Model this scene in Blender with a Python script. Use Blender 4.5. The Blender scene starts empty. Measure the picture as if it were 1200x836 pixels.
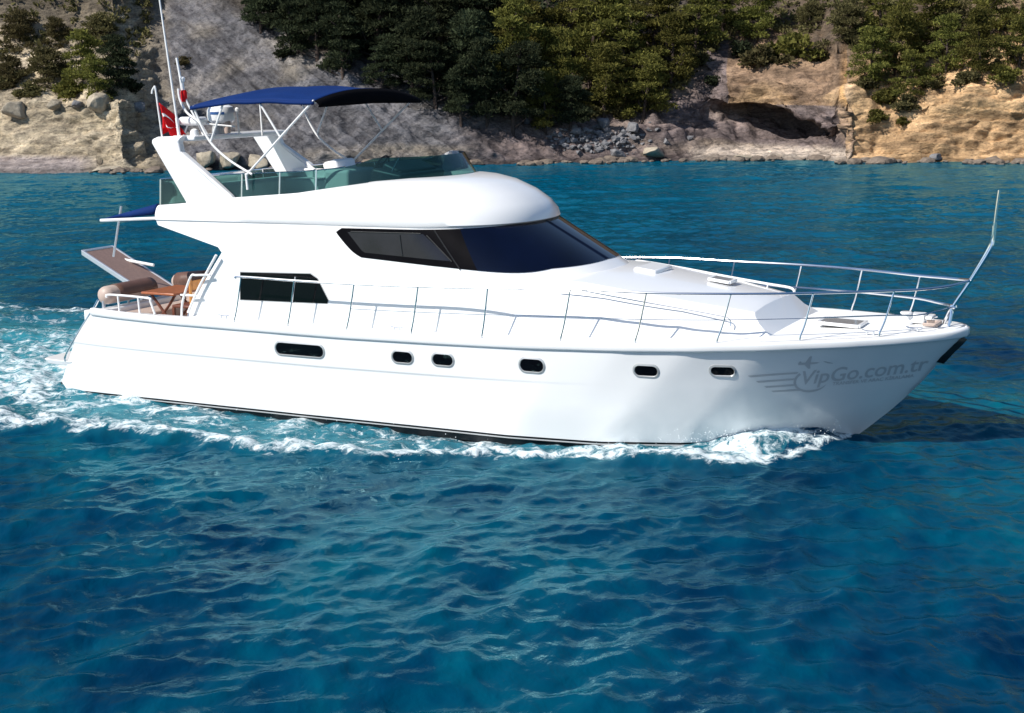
import bpy, bmesh, math, random
import numpy as np
from mathutils import Vector, Matrix
from mathutils.bvhtree import BVHTree

# ------------------------------------------------------------------ scene, camera, light
sc = bpy.context.scene
C = sc.collection
R = math.radians
F_PX, CAM_H, PITCH, ROLL = 1798.6, 5.479, R(10.4167), R(-0.6508)      # from a least squares camera fit
YAW, BX, BY = R(26.441), -7.203, 29.109                               # heading and place of the yacht

cr, sr = math.cos(ROLL), math.sin(ROLL)
cp, sp = math.cos(PITCH), math.sin(PITCH)
right0, fwd0, up0 = Vector((1, 0, 0)), Vector((0, cp, -sp)), Vector((0, sp, cp))
right = right0 * cr + up0 * sr
up = -right0 * sr + up0 * cr
cam_d = bpy.data.cameras.new('camera')
cam = bpy.data.objects.new('camera', cam_d)
C.objects.link(cam)
M = Matrix((right, up, -fwd0)).transposed().to_4x4()
M.translation = Vector((0, 0, CAM_H))
cam.matrix_world = M
cam_d.sensor_width = 36.0
cam_d.lens = F_PX / 1200 * 36
cam_d.clip_start = 0.5
cam_d.clip_end = 2000
sc.camera = cam

SUN_EL, SUN_AZ = R(43), R(-121)         # azimuth measured from +Y (away from the camera) towards +X
sun_dir = Vector((math.sin(SUN_AZ) * math.cos(SUN_EL), math.cos(SUN_AZ) * math.cos(SUN_EL), math.sin(SUN_EL)))
world = bpy.data.worlds.new('World')
sc.world = world
world.use_nodes = True
nt = world.node_tree
bg = nt.nodes['Background']
sky = nt.nodes.new('ShaderNodeTexSky')
sky.sky_type = 'NISHITA'
sky.sun_disc = False
sky.sun_elevation = SUN_EL
sky.sun_rotation = SUN_AZ
sky.air_density = 1.0
sky.dust_density = 0.3
sky.ozone_density = 2.5
nt.links.new(sky.outputs['Color'], bg.inputs['Color'])
bg.inputs['Strength'].default_value = 0.09
sun_l = bpy.data.lights.new('sun', 'SUN')
sun_l.energy = 4.4
sun_l.angle = R(0.5)
sun_l.color = (1.0, 0.95, 0.87)
sun = bpy.data.objects.new('sun', sun_l)
C.objects.link(sun)
sun.rotation_euler = (-sun_dir).to_track_quat('-Z', 'Y').to_euler()
sc.view_settings.view_transform = 'Standard'
sc.view_settings.look = 'None'
sc.view_settings.gamma = 1
sc.view_settings.exposure = 0.45
sc.render.engine = 'CYCLES'
sc.cycles.max_bounces = 7
sc.cycles.transparent_max_bounces = 12
sc.cycles.caustics_reflective = False
sc.cycles.caustics_refractive = False
sc.cycles.sample_clamp_indirect = 4.0

# ------------------------------------------------------------------ measuring helpers
def ray(px, py):
    """world ray through a photograph pixel (used to read real positions off the fitted camera)"""
    x, y = px - 600, py - 418
    xx, yy = x * cr + y * sr, -x * sr + y * cr
    r = (xx / F_PX, 1.0, -yy / F_PX)
    return np.array([0, 0, CAM_H]), np.array([r[0], r[1] * cp + r[2] * sp, -r[1] * sp + r[2] * cp])
cb, sb = math.cos(YAW), math.sin(YAW)
def to_boat(v):
    v = np.asarray(v, float)
    x, y = v[0] - BX, v[1] - BY
    return np.array([x * cb - y * sb, x * sb + y * cb, v[2]])
def to_world(p):
    return Vector((BX + p[0] * cb + p[1] * sb, BY - p[0] * sb + p[1] * cb, p[2]))
def U(px, py, axis, val):
    """point in yacht coordinates seen at a pixel, on the plane axis = val"""
    o, d = ray(px, py)
    O = to_boat(o); D = to_boat(o + d) - O
    i = 'XYZ'.index(axis)
    return Vector(O + (val - O[i]) / D[i] * D)
def sea_at(px, py, z=0.0):
    o, d = ray(px, py)
    t = (z - o[2]) / d[2]
    return o + t * d

rng = np.random.default_rng(7)
_perm = np.random.default_rng(3).permutation(256)
_perm = np.concatenate([_perm, _perm, _perm])
_grad = np.random.default_rng(5).normal(size=(256, 3)); _grad /= np.linalg.norm(_grad, axis=1)[:, None]
def perlin(P):
    P = np.asarray(P, float)
    i = np.floor(P).astype(int); f = P - i
    i &= 255
    w = f * f * f * (f * (f * 6 - 15) + 10)
    out = 0
    for dx in (0, 1):
        for dy in (0, 1):
            for dz in (0, 1):
                h = _perm[_perm[_perm[i[..., 0] + dx] + i[..., 1] + dy] + i[..., 2] + dz]
                g = _grad[h]
                v = g[..., 0] * (f[..., 0] - dx) + g[..., 1] * (f[..., 1] - dy) + g[..., 2] * (f[..., 2] - dz)
                out = out + v * (w[..., 0] if dx else 1 - w[..., 0]) * (w[..., 1] if dy else 1 - w[..., 1]) * (w[..., 2] if dz else 1 - w[..., 2])
    return out * 1.6
def smooth(a, b, x):
    t = np.clip((x - a) / (b - a), 0, 1)
    return t * t * (3 - 2 * t)

# ------------------------------------------------------------------ material helpers
class NT:
    def __init__(self, name):
        self.m = bpy.data.materials.new(name); self.m.use_nodes = True
        self.t = self.m.node_tree
        self.b = self.t.nodes['Principled BSDF']; self.o = self.t.nodes['Material Output']
    def n(self, typ, **kw):
        nd = self.t.nodes.new('ShaderNode' + typ)
        for k, v in kw.items():
            if k.startswith('i_'): nd.inputs[k[2:].replace('_', ' ')].default_value = v
            else: setattr(nd, k, v)
        return nd
    def l(self, a, b): self.t.links.new(a, b)
    def noise(self, scale, detail=4, rough=0.55, vec=None, dist=0.0):
        nd = self.n('TexNoise'); nd.inputs['Scale'].default_value = scale
        nd.inputs['Detail'].default_value = detail; nd.inputs['Roughness'].default_value = rough
        nd.inputs['Distortion'].default_value = dist
        if vec is not None: self.l(vec, nd.inputs['Vector'])
        return nd
    def ramp(self, fac, stops):
        nd = self.n('ValToRGB'); e = nd.color_ramp.elements
        e[0].position, e[0].color = stops[0][0], stops[0][1]
        e[1].position, e[1].color = stops[-1][0], stops[-1][1]
        for p, c in stops[1:-1]:
            q = e.new(p); q.color = c
        self.l(fac, nd.inputs['Fac'])
        return nd
    def math(self, op, a, b=None, clamp=False):
        nd = self.n('Math', operation=op, use_clamp=clamp)
        for k, v in enumerate((a, b)):
            if v is None: continue
            if isinstance(v, (int, float)): nd.inputs[k].default_value = v
            else: self.l(v, nd.inputs[k])
        return nd.outputs[0]
    def mix(self, fac, a, b, blend='MIX'):
        nd = self.n('MixRGB', blend_type=blend)
        for k, v in zip(('Fac', 'Color1', 'Color2'), (fac, a, b)):
            if isinstance(v, (int, float)): nd.inputs[k].default_value = v
            elif isinstance(v, tuple): nd.inputs[k].default_value = v
            else: self.l(v, nd.inputs[k])
        return nd.outputs[0]
    def bump(self, h, strength, dist):
        nd = self.n('Bump'); nd.inputs['Strength'].default_value = strength; nd.inputs['Distance'].default_value = dist
        self.l(h, nd.inputs['Height']); self.l(nd.outputs[0], self.b.inputs['Normal'])
        return nd
def c4(*c): return (c[0], c[1], c[2], 1.0)
def plain(name, col, rough=0.5, metal=0.0, var=0.08, vscale=3.0, spec=0.5, coat=0.0, bump=0.0, bscale=40):
    k = NT(name); tc = k.n('TexCoord').outputs['Object']
    nz = k.noise(vscale, 5, 0.6, tc)
    a = c4(*[max(0, x * (1 - var)) for x in col]); b = c4(*[min(1, x * (1 + var)) for x in col])
    rp = k.ramp(nz.outputs['Fac'], [(0.3, a), (0.7, b)])
    k.l(rp.outputs['Color'], k.b.inputs['Base Color'])
    k.b.inputs['Roughness'].default_value = rough
    k.b.inputs['Metallic'].default_value = metal
    k.b.inputs['Specular IOR Level'].default_value = spec
    k.b.inputs['Coat Weight'].default_value = coat
    if bump:
        n2 = k.noise(bscale, 4, 0.6, tc)
        k.bump(n2.outputs['Fac'], bump, 0.01)
    return k.m

MAT = {}
MAT['gelcoat'] = plain('white_gelcoat', (0.80, 0.805, 0.815), 0.22, 0, 0.015, 0.8, 0.5, 0.3)
MAT['deck'] = plain('white_nonslip_deck', (0.82, 0.82, 0.81), 0.5, 0, 0.03, 6, 0.3)
MAT['beige'] = plain('beige_cockpit_sole', (0.62, 0.54, 0.47), 0.6, 0, 0.08, 6, 0.3)
MAT['bottom'] = plain('black_bottom_paint', (0.008, 0.009, 0.012), 0.35, 0, 0.3, 4)
MAT['steel'] = plain('polished_steel', (0.82, 0.83, 0.85), 0.16, 1.0, 0.03, 6)
MAT['whitetube'] = plain('white_painted_tube', (0.8, 0.8, 0.8), 0.3, 0, 0.03, 6)
MAT['glass'] = plain('dark_tinted_glass', (0.002, 0.002, 0.003), 0.05, 0, 0.2, 2, 0.2)
MAT['navyglass'] = plain('navy_tinted_windscreen', (0.001, 0.0028, 0.013), 0.05, 0, 0.4, 0.7, 0.35)
MAT['trimblack'] = plain('black_window_trim', (0.004, 0.0037, 0.005), 0.4, 0, 0.2, 4, 0.03)
MAT['pane'] = plain('smoked_side_pane', (0.012, 0.011, 0.015), 0.10, 0, 0.5, 1.5, 0.35)
MAT['canvas'] = plain('navy_canvas', (0.0018, 0.021, 0.115), 0.75, 0, 0.12, 2.5, 0.15, 0, 0.3, 300)
MAT['canvasshade'] = plain('shaded_canvas_front', (0.0025, 0.0025, 0.004), 0.95, 0, 0.2, 2.5, 0.05, 0, 0.3, 300)  # near-black copy of the canvas, shade of the canopy front put into the colour
MAT['rubber'] = plain('black_rubber', (0.008, 0.008, 0.009), 0.5, 0, 0.2, 8)
MAT['vinyl'] = plain('taupe_vinyl', (0.46, 0.36, 0.31), 0.5, 0, 0.08, 5, 0.4)
MAT['brownvinyl'] = plain('brown_vinyl', (0.12, 0.062, 0.045), 0.45, 0, 0.12, 5, 0.4)
MAT['wood'] = plain('varnished_teak', (0.34, 0.105, 0.04), 0.3, 0, 0.25, 14, 0.5, 0.3)
MAT['darkwood'] = plain('dark_teak', (0.13, 0.038, 0.02), 0.4, 0, 0.25, 14)
MAT['orangewood'] = plain('honey_wood', (0.52, 0.22, 0.05), 0.4, 0, 0.2, 14)
MAT['tread'] = plain('brown_gangway_tread', (0.22, 0.145, 0.125), 0.7, 0, 0.15, 20)
MAT['alu'] = plain('grey_aluminium', (0.55, 0.57, 0.62), 0.35, 0.6, 0.05, 6)
MAT['lens'] = plain('grey_hatch_lens', (0.20, 0.21, 0.22), 0.15, 0, 0.1, 4)
MAT['decal'] = plain('grey_vinyl_lettering', (0.52, 0.52, 0.54), 0.4, 0, 0.03, 6)
MAT['red'] = plain('red_flag_cloth', (0.62, 0.008, 0.012), 0.8, 0, 0.06, 6, 0.2)
MAT['white'] = plain('white_cloth', (0.85, 0.85, 0.85), 0.7, 0, 0.03, 6, 0.2)
MAT['bluedecal'] = plain('blue_label', (0.02, 0.08, 0.25), 0.4)
MAT['greyplastic'] = plain('grey_plastic', (0.42, 0.43, 0.44), 0.5, 0, 0.06, 6)
MAT['bluelens'] = plain('dark_helm_console', (0.05, 0.06, 0.08), 0.4)

def acrylic():
    k = NT('teal_tinted_acrylic')
    tr = k.n('BsdfTransparent'); gl = k.n('BsdfGlossy'); gl.inputs['Roughness'].default_value = 0.05
    df = k.n('BsdfDiffuse'); df.inputs['Color'].default_value = c4(0.012, 0.075, 0.08)
    tc = k.n('TexCoord').outputs['Object']
    nz = k.noise(0.9, 2, 0.5, tc)
    rp = k.ramp(nz.outputs['Fac'], [(0.35, c4(0.03, 0.12, 0.13)), (0.65, c4(0.11, 0.26, 0.24))])
    k.l(rp.outputs['Color'], tr.inputs['Color'])
    m0 = k.n('MixShader'); m0.inputs['Fac'].default_value = 0.14
    k.l(tr.outputs[0], m0.inputs[1]); k.l(df.outputs[0], m0.inputs[2])
    fr = k.n('Fresnel'); fr.inputs['IOR'].default_value = 1.45
    m1 = k.n('MixShader'); k.l(fr.outputs[0], m1.inputs['Fac'])
    k.l(m0.outputs[0], m1.inputs[1]); k.l(gl.outputs[0], m1.inputs[2])
    k.l(m1.outputs[0], k.o.inputs['Surface'])
    return k.m
MAT['acrylic'] = acrylic()

def foliage(name, dark, light):
    k = NT(name)
    oi = k.n('ObjectInfo').outputs['Random']
    g = k.n('NewGeometry').outputs['Random Per Island']
    tc = k.n('TexCoord').outputs['Object']
    nz = k.noise(0.8, 3, 0.6, tc)
    f = k.math('ADD', k.math('MULTIPLY', g, 0.55), k.math('MULTIPLY', nz.outputs['Fac'], 0.6))
    rp = k.ramp(f, [(0.2, c4(*dark)), (0.9, c4(*light))])
    hs = k.n('HueSaturation')
    k.l(rp.outputs['Color'], hs.inputs['Color'])
    k.l(k.math('ADD', 0.485, k.math('MULTIPLY', oi, 0.03)), hs.inputs['Hue'])
    k.l(k.math('ADD', 0.75, k.math('MULTIPLY', oi, 0.5)), hs.inputs['Value'])
    df = k.n('BsdfDiffuse'); tl = k.n('BsdfTranslucent')
    k.l(hs.outputs[0], df.inputs['Color']); k.l(hs.outputs[0], tl.inputs['Color'])
    mx = k.n('MixShader'); mx.inputs['Fac'].default_value = 0.35
    k.l(df.outputs[0], mx.inputs[1]); k.l(tl.outputs[0], mx.inputs[2])
    k.l(mx.outputs[0], k.o.inputs['Surface'])
    return k.m
MAT['pine_green'] = foliage('pine_needles_green', (0.035, 0.042, 0.012), (0.215, 0.205, 0.055))
MAT['pine_dark_shade'] = foliage('pine_needles_dark_shade', (0.012, 0.018, 0.011), (0.066, 0.078, 0.042))  # darker copy of the needles, shade of the wood put into the colour
MAT['scrub'] = foliage('olive_scrub', (0.045, 0.042, 0.020), (0.175, 0.155, 0.070))
MAT['bark'] = plain('pine_bark', (0.07, 0.052, 0.045), 0.9, 0, 0.3, 6, 0.1)

# ------------------------------------------------------------------ mesh helpers
class MB:
    def __init__(s): s.v, s.f, s.mi = [], [], []
    def add(s, vs, fs, mi=0):
        b = len(s.v); s.v += [tuple(p) for p in vs]; s.f += [tuple(i + b for i in f) for f in fs]; s.mi += [mi] * len(fs)
    def box(s, c, d, rot=None, mi=0):
        hx, hy, hz = d[0] / 2, d[1] / 2, d[2] / 2
        vs = [Vector((x, y, z)) for x in (-hx, hx) for y in (-hy, hy) for z in (-hz, hz)]
        if rot is not None: vs = [rot @ v for v in vs]
        s.add([v + Vector(c) for v in vs], [(0, 1, 3, 2), (4, 6, 7, 5), (0, 4, 5, 1), (2, 3, 7, 6), (0, 2, 6, 4), (1, 5, 7, 3)], mi)
    def tube(s, pts, r, n=8, spline=True, caps=True, mi=0):
        P = [Vector(p) for p in pts]
        if spline and len(P) > 2:
            Q = []
            for i in range(len(P) - 1):
                a, b, c, d = P[max(i - 1, 0)], P[i], P[i + 1], P[min(i + 2, len(P) - 1)]
                for j in range(6):
                    t = j / 6
                    Q.append(0.5 * ((2 * b) + (c - a) * t + (2 * a - 5 * b + 4 * c - d) * t * t + (-a + 3 * b - 3 * c + d) * t ** 3))
            Q.append(P[-1]); P = Q
        rr = r if hasattr(r, '__len__') else [r, r]
        vs, fs = [], []
        nrm = None
        for i, p in enumerate(P):
            t = (P[min(i + 1, len(P) - 1)] - P[max(i - 1, 0)]).normalized()
            if nrm is None:
                nrm = t.orthogonal().normalized()
            else:
                nrm = (nrm - t * nrm.dot(t)).normalized()
            bn = t.cross(nrm)
            q = i / max(len(P) - 1, 1); rad = rr[0] + (rr[-1] - rr[0]) * q
            for k in range(n):
                a = 2 * math.pi * k / n
                vs.append(p + (nrm * math.cos(a) + bn * math.sin(a)) * rad)
        for i in range(len(P) - 1):
            for k in range(n):
                fs.append((i * n + k, i * n + (k + 1) % n, (i + 1) * n + (k + 1) % n, (i + 1) * n + k))
        if caps:
            fs.append(tuple(range(n))[::-1]); fs.append(tuple((len(P) - 1) * n + k for k in range(n)))
        s.add(vs, fs, mi)
    def lathe(s, c, prof, n=20, axis='Z', mi=0):
        vs, fs = [], []
        for r_, h in prof:
            for k in range(n):
                a = 2 * math.pi * k / n
                p = (r_ * math.cos(a), r_ * math.sin(a), h)
                if axis == 'Y': p = (p[0], p[2], p[1])
                if axis == 'X': p = (p[2], p[0], p[1])
                vs.append(Vector(p) + Vector(c))
        for i in range(len(prof) - 1):
            for k in range(n):
                fs.append((i * n + k, i * n + (k + 1) % n, (i + 1) * n + (k + 1) % n, (i + 1) * n + k))
        fs.append(tuple(range(n))[::-1]); fs.append(tuple((len(prof) - 1) * n + k for k in range(n)))
        s.add(vs, fs, mi)
    def grid(s, rows, mi=0, flip=False):
        b, m = len(rows), len(rows[0])
        fs = []
        for i in range(b - 1):
            for j in range(m - 1):
                q = (i * m + j, i * m + j + 1, (i + 1) * m + j + 1, (i + 1) * m + j)
                fs.append(q[::-1] if flip else q)
        s.add([p for r_ in rows for p in r_], fs, mi)
    def mirror(s):
        n = len(s.v)
        s.v += [(x, -y, z) for x, y, z in s.v]
        s.f += [tuple(i + n for i in f)[::-1] for f in s.f]; s.mi += s.mi
        return s
    def build(s, name, mats, parent=None, sm=True, bevel=0, ang=35, weld=False, solid=0):
        me = bpy.data.meshes.new(name)
        me.from_pydata([tuple(v) for v in s.v], [], s.f)
        for m in (mats if isinstance(mats, (list, tuple)) else [mats]): me.materials.append(m)
        if any(s.mi): me.polygons.foreach_set('material_index', s.mi)
        bm = bmesh.new(); bm.from_mesh(me)
        if weld: bmesh.ops.remove_doubles(bm, verts=bm.verts, dist=0.0008)
        bmesh.ops.recalc_face_normals(bm, faces=bm.faces)
        if sm:
            for f in bm.faces: f.smooth = True
            for e in bm.edges:
                if len(e.link_faces) == 2 and e.calc_face_angle(0) > R(ang): e.smooth = False
        bm.to_mesh(me); bm.free(); me.update()
        o = bpy.data.objects.new(name, me); C.objects.link(o)
        if parent is not None: o.parent = parent
        if solid:
            md = o.modifiers.new('solid', 'SOLIDIFY'); md.thickness = solid; md.offset = 0
        if bevel:
            md = o.modifiers.new('bevel', 'BEVEL'); md.width = bevel; md.segments = 3; md.limit_method = 'ANGLE'; md.angle_limit = R(40)
        return o
def tag(o, label=None, cat=None, group=None, kind=None):
    if label: o['label'] = label
    if cat: o['category'] = cat
    if group: o['group'] = group
    if kind: o['kind'] = kind
    return o
def empty(name, loc=(0, 0, 0), rz=0.0):
    o = bpy.data.objects.new(name, None); C.objects.link(o)
    o.location = loc; o.rotation_euler = (0, 0, rz); o.empty_display_size = 0.2
    return o
def np_mesh(name, V, F, mat, attrs=None):
    me = bpy.data.meshes.new(name)
    V = np.asarray(V, np.float32); F = np.asarray(F, np.int32)
    me.vertices.add(len(V)); me.vertices.foreach_set('co', V.ravel())
    k = F.shape[1]
    me.loops.add(F.size); me.loops.foreach_set('vertex_index', F.ravel())
    me.polygons.add(len(F)); me.polygons.foreach_set('loop_start', np.arange(0, F.size, k, dtype=np.int32))
    me.update(calc_edges=True)
    me.materials.append(mat)
    for nm, val in (attrs or {}).items():
        val = np.asarray(val, np.float32)
        if val.ndim == 1:
            a = me.attributes.new(nm, 'FLOAT', 'POINT'); a.data.foreach_set('value', val)
        else:
            a = me.attributes.new(nm, 'FLOAT_COLOR', 'POINT')
            a.data.foreach_set('color', np.concatenate([val, np.ones((len(val), 1), np.float32)], 1).ravel())
    return me

# ------------------------------------------------------------------ the sea
WLX = [0, 2, 5, 9, 10.5, 11.65, 12.5, 13.3, 13.95]
WLY = [2.08, 2.1, 2.12, 2.1, 1.92, 1.5, 1.0, 0.45, 0.0]
def build_sea():
    # one sheet, fan shaped so that the facets stay small where the camera is near
    nd = 760
    d = np.concatenate([[-400, -150, -60, -25, -8, 0, 5, 9], np.geomspace(11.2, 104, nd), [112, 125, 150, 200, 300]])
    ph = np.concatenate([[-6, -3, -1.6, -1.0, -0.7, -0.5], np.linspace(-0.40, 0.40, 720), [0.5, 0.7, 1.0, 1.6, 3, 6]])
    D, PH = np.meshgrid(d, ph, indexing='ij')
    X = PH * np.maximum(np.abs(D), 9.0)
    Y = D.copy()
    # sum of directional wave trains with sharpened crests
    g = np.random.default_rng(21)
    Z = np.zeros_like(X); DX = np.zeros_like(X); DY = np.zeros_like(X)
    patch = 0.72 + 0.5 * perlin(np.stack([X / 9, Y / 14, 0 * X + 3.3], -1)) 
    lam = np.geomspace(0.22, 6.0, 96)
    for i, L in enumerate(lam):
        a = R(-62) + g.normal() * (0.55 if L > 1.5 else 0.85)
        k = 2 * math.pi / L
        Le = L if L < 0.7 else 0.7 + 0.16 * (L - 0.7)
        amp = 0.0062 * Le ** 0.85 * g.uniform(0.5, 1.3)
        p = k * (X * math.cos(a) + Y * math.sin(a)) + g.uniform(0, 6.28)
        c = np.cos(p)
        w = patch if L < 2.5 else 1.0
        Z += amp * w * c
        s_ = np.sin(p) * amp * w * 0.85
        DX -= s_ * math.cos(a); DY -= s_ * math.sin(a)
    fade = np.clip((np.abs(D) - 8) / 4, 0, 1)
    fade *= np.where(np.abs(PH) > 0.42, 0.0, 1.0) * np.where(D > 103, 0.0, 1.0)
    # yacht frame
    bxx = (X - BX) * cb - (Y - BY) * sb
    byy = (X - BX) * sb + (Y - BY) * cb
    hw = np.interp(bxx, WLX, WLY)
    q = np.abs(byy) - hw                                         # distance outside the waterline
    inside = (bxx > -0.3) & (bxx < 13.95)
    yo = np.interp(bxx, [-40, -6, 1, 4.3, 6.5, 8.4, 9.6, 10.3, 11.2, 12.8, 13.45, 13.8, 14.0],
                   [9.0, 5.6, 4.75, 4.45, 4.55, 4.1, 3.45, 3.05, 3.12, 2.60, 1.75, 0.6, 0.0])
    e = np.abs(byy)
    wob = 0.45 * perlin(np.stack([X / 1.3, Y / 1.3, 0 * X], -1)) + 0.25 * perlin(np.stack([X / 0.45, Y / 0.45, 0 * X + 9], -1))
    t = (yo + wob * np.clip((14 - bxx) / 6, 0.12, 1) - e)        # distance inside the outer edge
    wid = np.maximum(yo - hw, 0.05)
    # lace of foam: thickest along the outer crest, thinner towards the hull
    crest = np.exp(-((t - 0.36) / 0.45) ** 2)
    body = smooth(-0.05, 0.3, t) * (np.interp(bxx, [0, 9.4, 10.6, 11.8, 13.2], [.58, .52, .66, .72, .70]) + 0.36 * perlin(np.stack([X / 0.8, Y / 0.8, 0 * X + 4], -1)))
    foam = np.where((bxx < 13.9) & (t > -0.6), np.maximum(crest * 0.80 * smooth(-0.25, 0.05, t), body), 0)
    foam *= np.interp(bxx, [-60, -25, -8, 0, 8.5, 9.6, 10.6, 11.6, 13.0, 13.9], [0.0, 0.25, 0.75, 1, 1, 0.95, 1.0, 1.0, 1.0, 0.95])
    # churned water behind the transom
    st = smooth(0.9, -0.6, bxx) * smooth(3.9, 2.2, e + 0.8 * wob) * np.interp(bxx, [-60, -20, -6, 0], [0.1, 0.28, 0.50, 0.80])
    foam = np.maximum(foam, st)
    aer = np.maximum(smooth(0.3, -1.5, bxx) * smooth(5.2, 3, e) * np.interp(bxx, [-60, -12, -5, 0], [0, .25, .7, 1.0]),
                     0.30 * smooth(-0.4, 0.8, t) * (bxx < 13.2) * (bxx > -30))
    # water pushed up at the bow, drawn down amidships
    bow = 0.34 * np.exp(-((bxx - 13.0) / 0.75) ** 2) * np.exp(-np.maximum(q, 0) / 0.55) \
        + 0.17 * np.exp(-((bxx - 11.6) / 1.1) ** 2) * np.exp(-((t - 0.35) / 0.45) ** 2)
    side = 0.13 * np.exp(-((t - 0.35) / 0.4) ** 2) * smooth(-6, 1, bxx) * smooth(10.5, 8.5, bxx)
    low = -0.15 * np.exp(-((bxx - 7.5) / 4.2) ** 2) * np.exp(-np.maximum(q, 0) / 1.0) - 0.05
    churn = 0.10 * foam * (perlin(np.stack([X / 0.55, Y / 0.55, 0 * X + 7], -1)) + 0.6 * perlin(np.stack([X / 0.22, Y / 0.22, 0 * X + 2], -1)))
    lump = st * 0.16 * (0.6 + perlin(np.stack([X / 1.6, Y / 1.6, 0 * X + 1], -1)))
    calm = 1 - 0.5 * np.clip(foam, 0, 1)
    Zt = Z * fade * calm + (bow + side + low + churn + lump) * fade
    Zt = np.where(inside & (q < -0.25), -0.45, Zt)               # keep the water out of the hull
    Xn = X + DX * fade * (q > 0.3); Yn = Y + DY * fade * (q > 0.3)
    n, m = X.shape
    idx = np.arange(n * m).reshape(n, m)
    F = np.stack([idx[:-1, :-1], idx[:-1, 1:], idx[1:, 1:], idx[1:, :-1]], -1).reshape(-1, 4)
    me = np_mesh('sea', np.stack([Xn, Yn, Zt], -1).reshape(-1, 3), F, sea_material(),
                 {'foam': foam.ravel(), 'aer': np.clip(aer, 0, 1).ravel()})
    me.polygons.foreach_set('use_smooth', np.ones(len(F), bool))
    o = bpy.data.objects.new('sea', me); C.objects.link(o)
    tag(o, 'deep blue sea with small ripples and white wake', None, None, 'structure')
    return o
def sea_material():
    k = NT('sea_water')
    geo = k.n('NewGeometry').outputs['Position']
    mp = k.n('Mapping'); mp.inputs['Scale'].default_value = (1.0, 0.55, 1.0); k.l(geo, mp.inputs['Vector'])
    big = k.noise(0.22, 4, 0.6, mp.outputs[0], 0.6)
    mid = k.noise(0.9, 5, 0.62, mp.outputs[0], 0.8)
    f = k.math('ADD', k.math('MULTIPLY', big.outputs['Fac'], 0.62), k.math('MULTIPLY', mid.outputs['Fac'], 0.38))
    body = k.ramp(f, [(0.34, c4(0.000, 0.010, 0.038)), (0.46, c4(0.000, 0.031, 0.072)), (0.57, c4(0.000, 0.060, 0.104)), (0.70, c4(0.002, 0.112, 0.150))])
    af = k.n('Attribute', attribute_name='aer').outputs['Fac']
    ff = k.n('Attribute', attribute_name='foam').outputs['Fac']
    sepx = k.n('SeparateXYZ'); k.l(geo, sepx.inputs[0])
    shoal = k.n('MapRange'); shoal.interpolation_type = 'SMOOTHSTEP'      # paler bottom towards the shore
    k.l(sepx.outputs['Y'], shoal.inputs['Value']); shoal.inputs['From Min'].default_value = 26; shoal.inputs['From Max'].default_value = 75
    bodys = k.mix(k.math('MULTIPLY', shoal.outputs[0], 0.75), body.outputs['Color'], c4(0.0, 0.105, 0.190))
    body2 = k.mix(k.math('MULTIPLY', af, 0.8), bodys, c4(0.05, 0.30, 0.36))
    # lacy foam pattern from two noises
    n1 = k.noise(2.6, 7, 0.72, geo, 1.6)
    n2 = k.noise(7.0, 5, 0.7, geo, 0.6)
    pat = k.math('ADD', k.math('MULTIPLY', n1.outputs['Fac'], 0.68), k.math('MULTIPLY', n2.outputs['Fac'], 0.32))
    thr = k.math('SUBTRACT', 0.715, k.math('MULTIPLY', ff, 0.43))
    fm = k.n('MapRange'); fm.interpolation_type = 'SMOOTHSTEP'
    k.l(pat, fm.inputs['Value']); k.l(thr, fm.inputs['From Min']); k.l(k.math('ADD', thr, 0.17), fm.inputs['From Max'])
    on = k.math('MULTIPLY', fm.outputs[0], k.math('MULTIPLY', ff, 6, True), True)
    col = k.mix(on, body2, c4(0.66, 0.74, 0.77))
    df = k.n('BsdfDiffuse'); k.l(col, df.inputs['Color'])
    gl = k.n('BsdfGlossy'); gl.inputs['Color'].default_value = c4(0.38, 0.77, 0.83); gl.inputs['Roughness'].default_value = 0.09
    fr = k.n('Fresnel'); fr.inputs['IOR'].default_value = 1.175
    mx = k.n('MixShader')
    k.l(k.math('MULTIPLY', fr.outputs[0], k.math('SUBTRACT', 1.0, k.math('MULTIPLY', on, .9))), mx.inputs['Fac'])
    k.l(df.outputs[0], mx.inputs[1]); k.l(gl.outputs[0], mx.inputs[2]); k.l(mx.outputs[0], k.o.inputs['Surface'])
    mp2 = k.n('Mapping'); mp2.inputs['Scale'].default_value = (1.0, 0.6, 1.0); mp2.inputs['Rotation'].default_value = (0, 0, R(12)); k.l(geo, mp2.inputs['Vector'])
    r1 = k.noise(6.5, 5, 0.58, mp2.outputs[0], 0.5)
    r2 = k.noise(2.2, 3, 0.5, mp2.outputs[0], 0.5)
    h = k.math('ADD', k.math('MULTIPLY', r1.outputs['Fac'], 0.40), k.math('ADD', r2.outputs['Fac'], k.math('MULTIPLY', on, 0.35)))
    bp = k.bump(h, 0.45, 0.09)
    for nd in (df, gl, fr): k.l(bp.outputs[0], nd.inputs['Normal'])
    return k.m
sea = build_sea()

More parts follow.
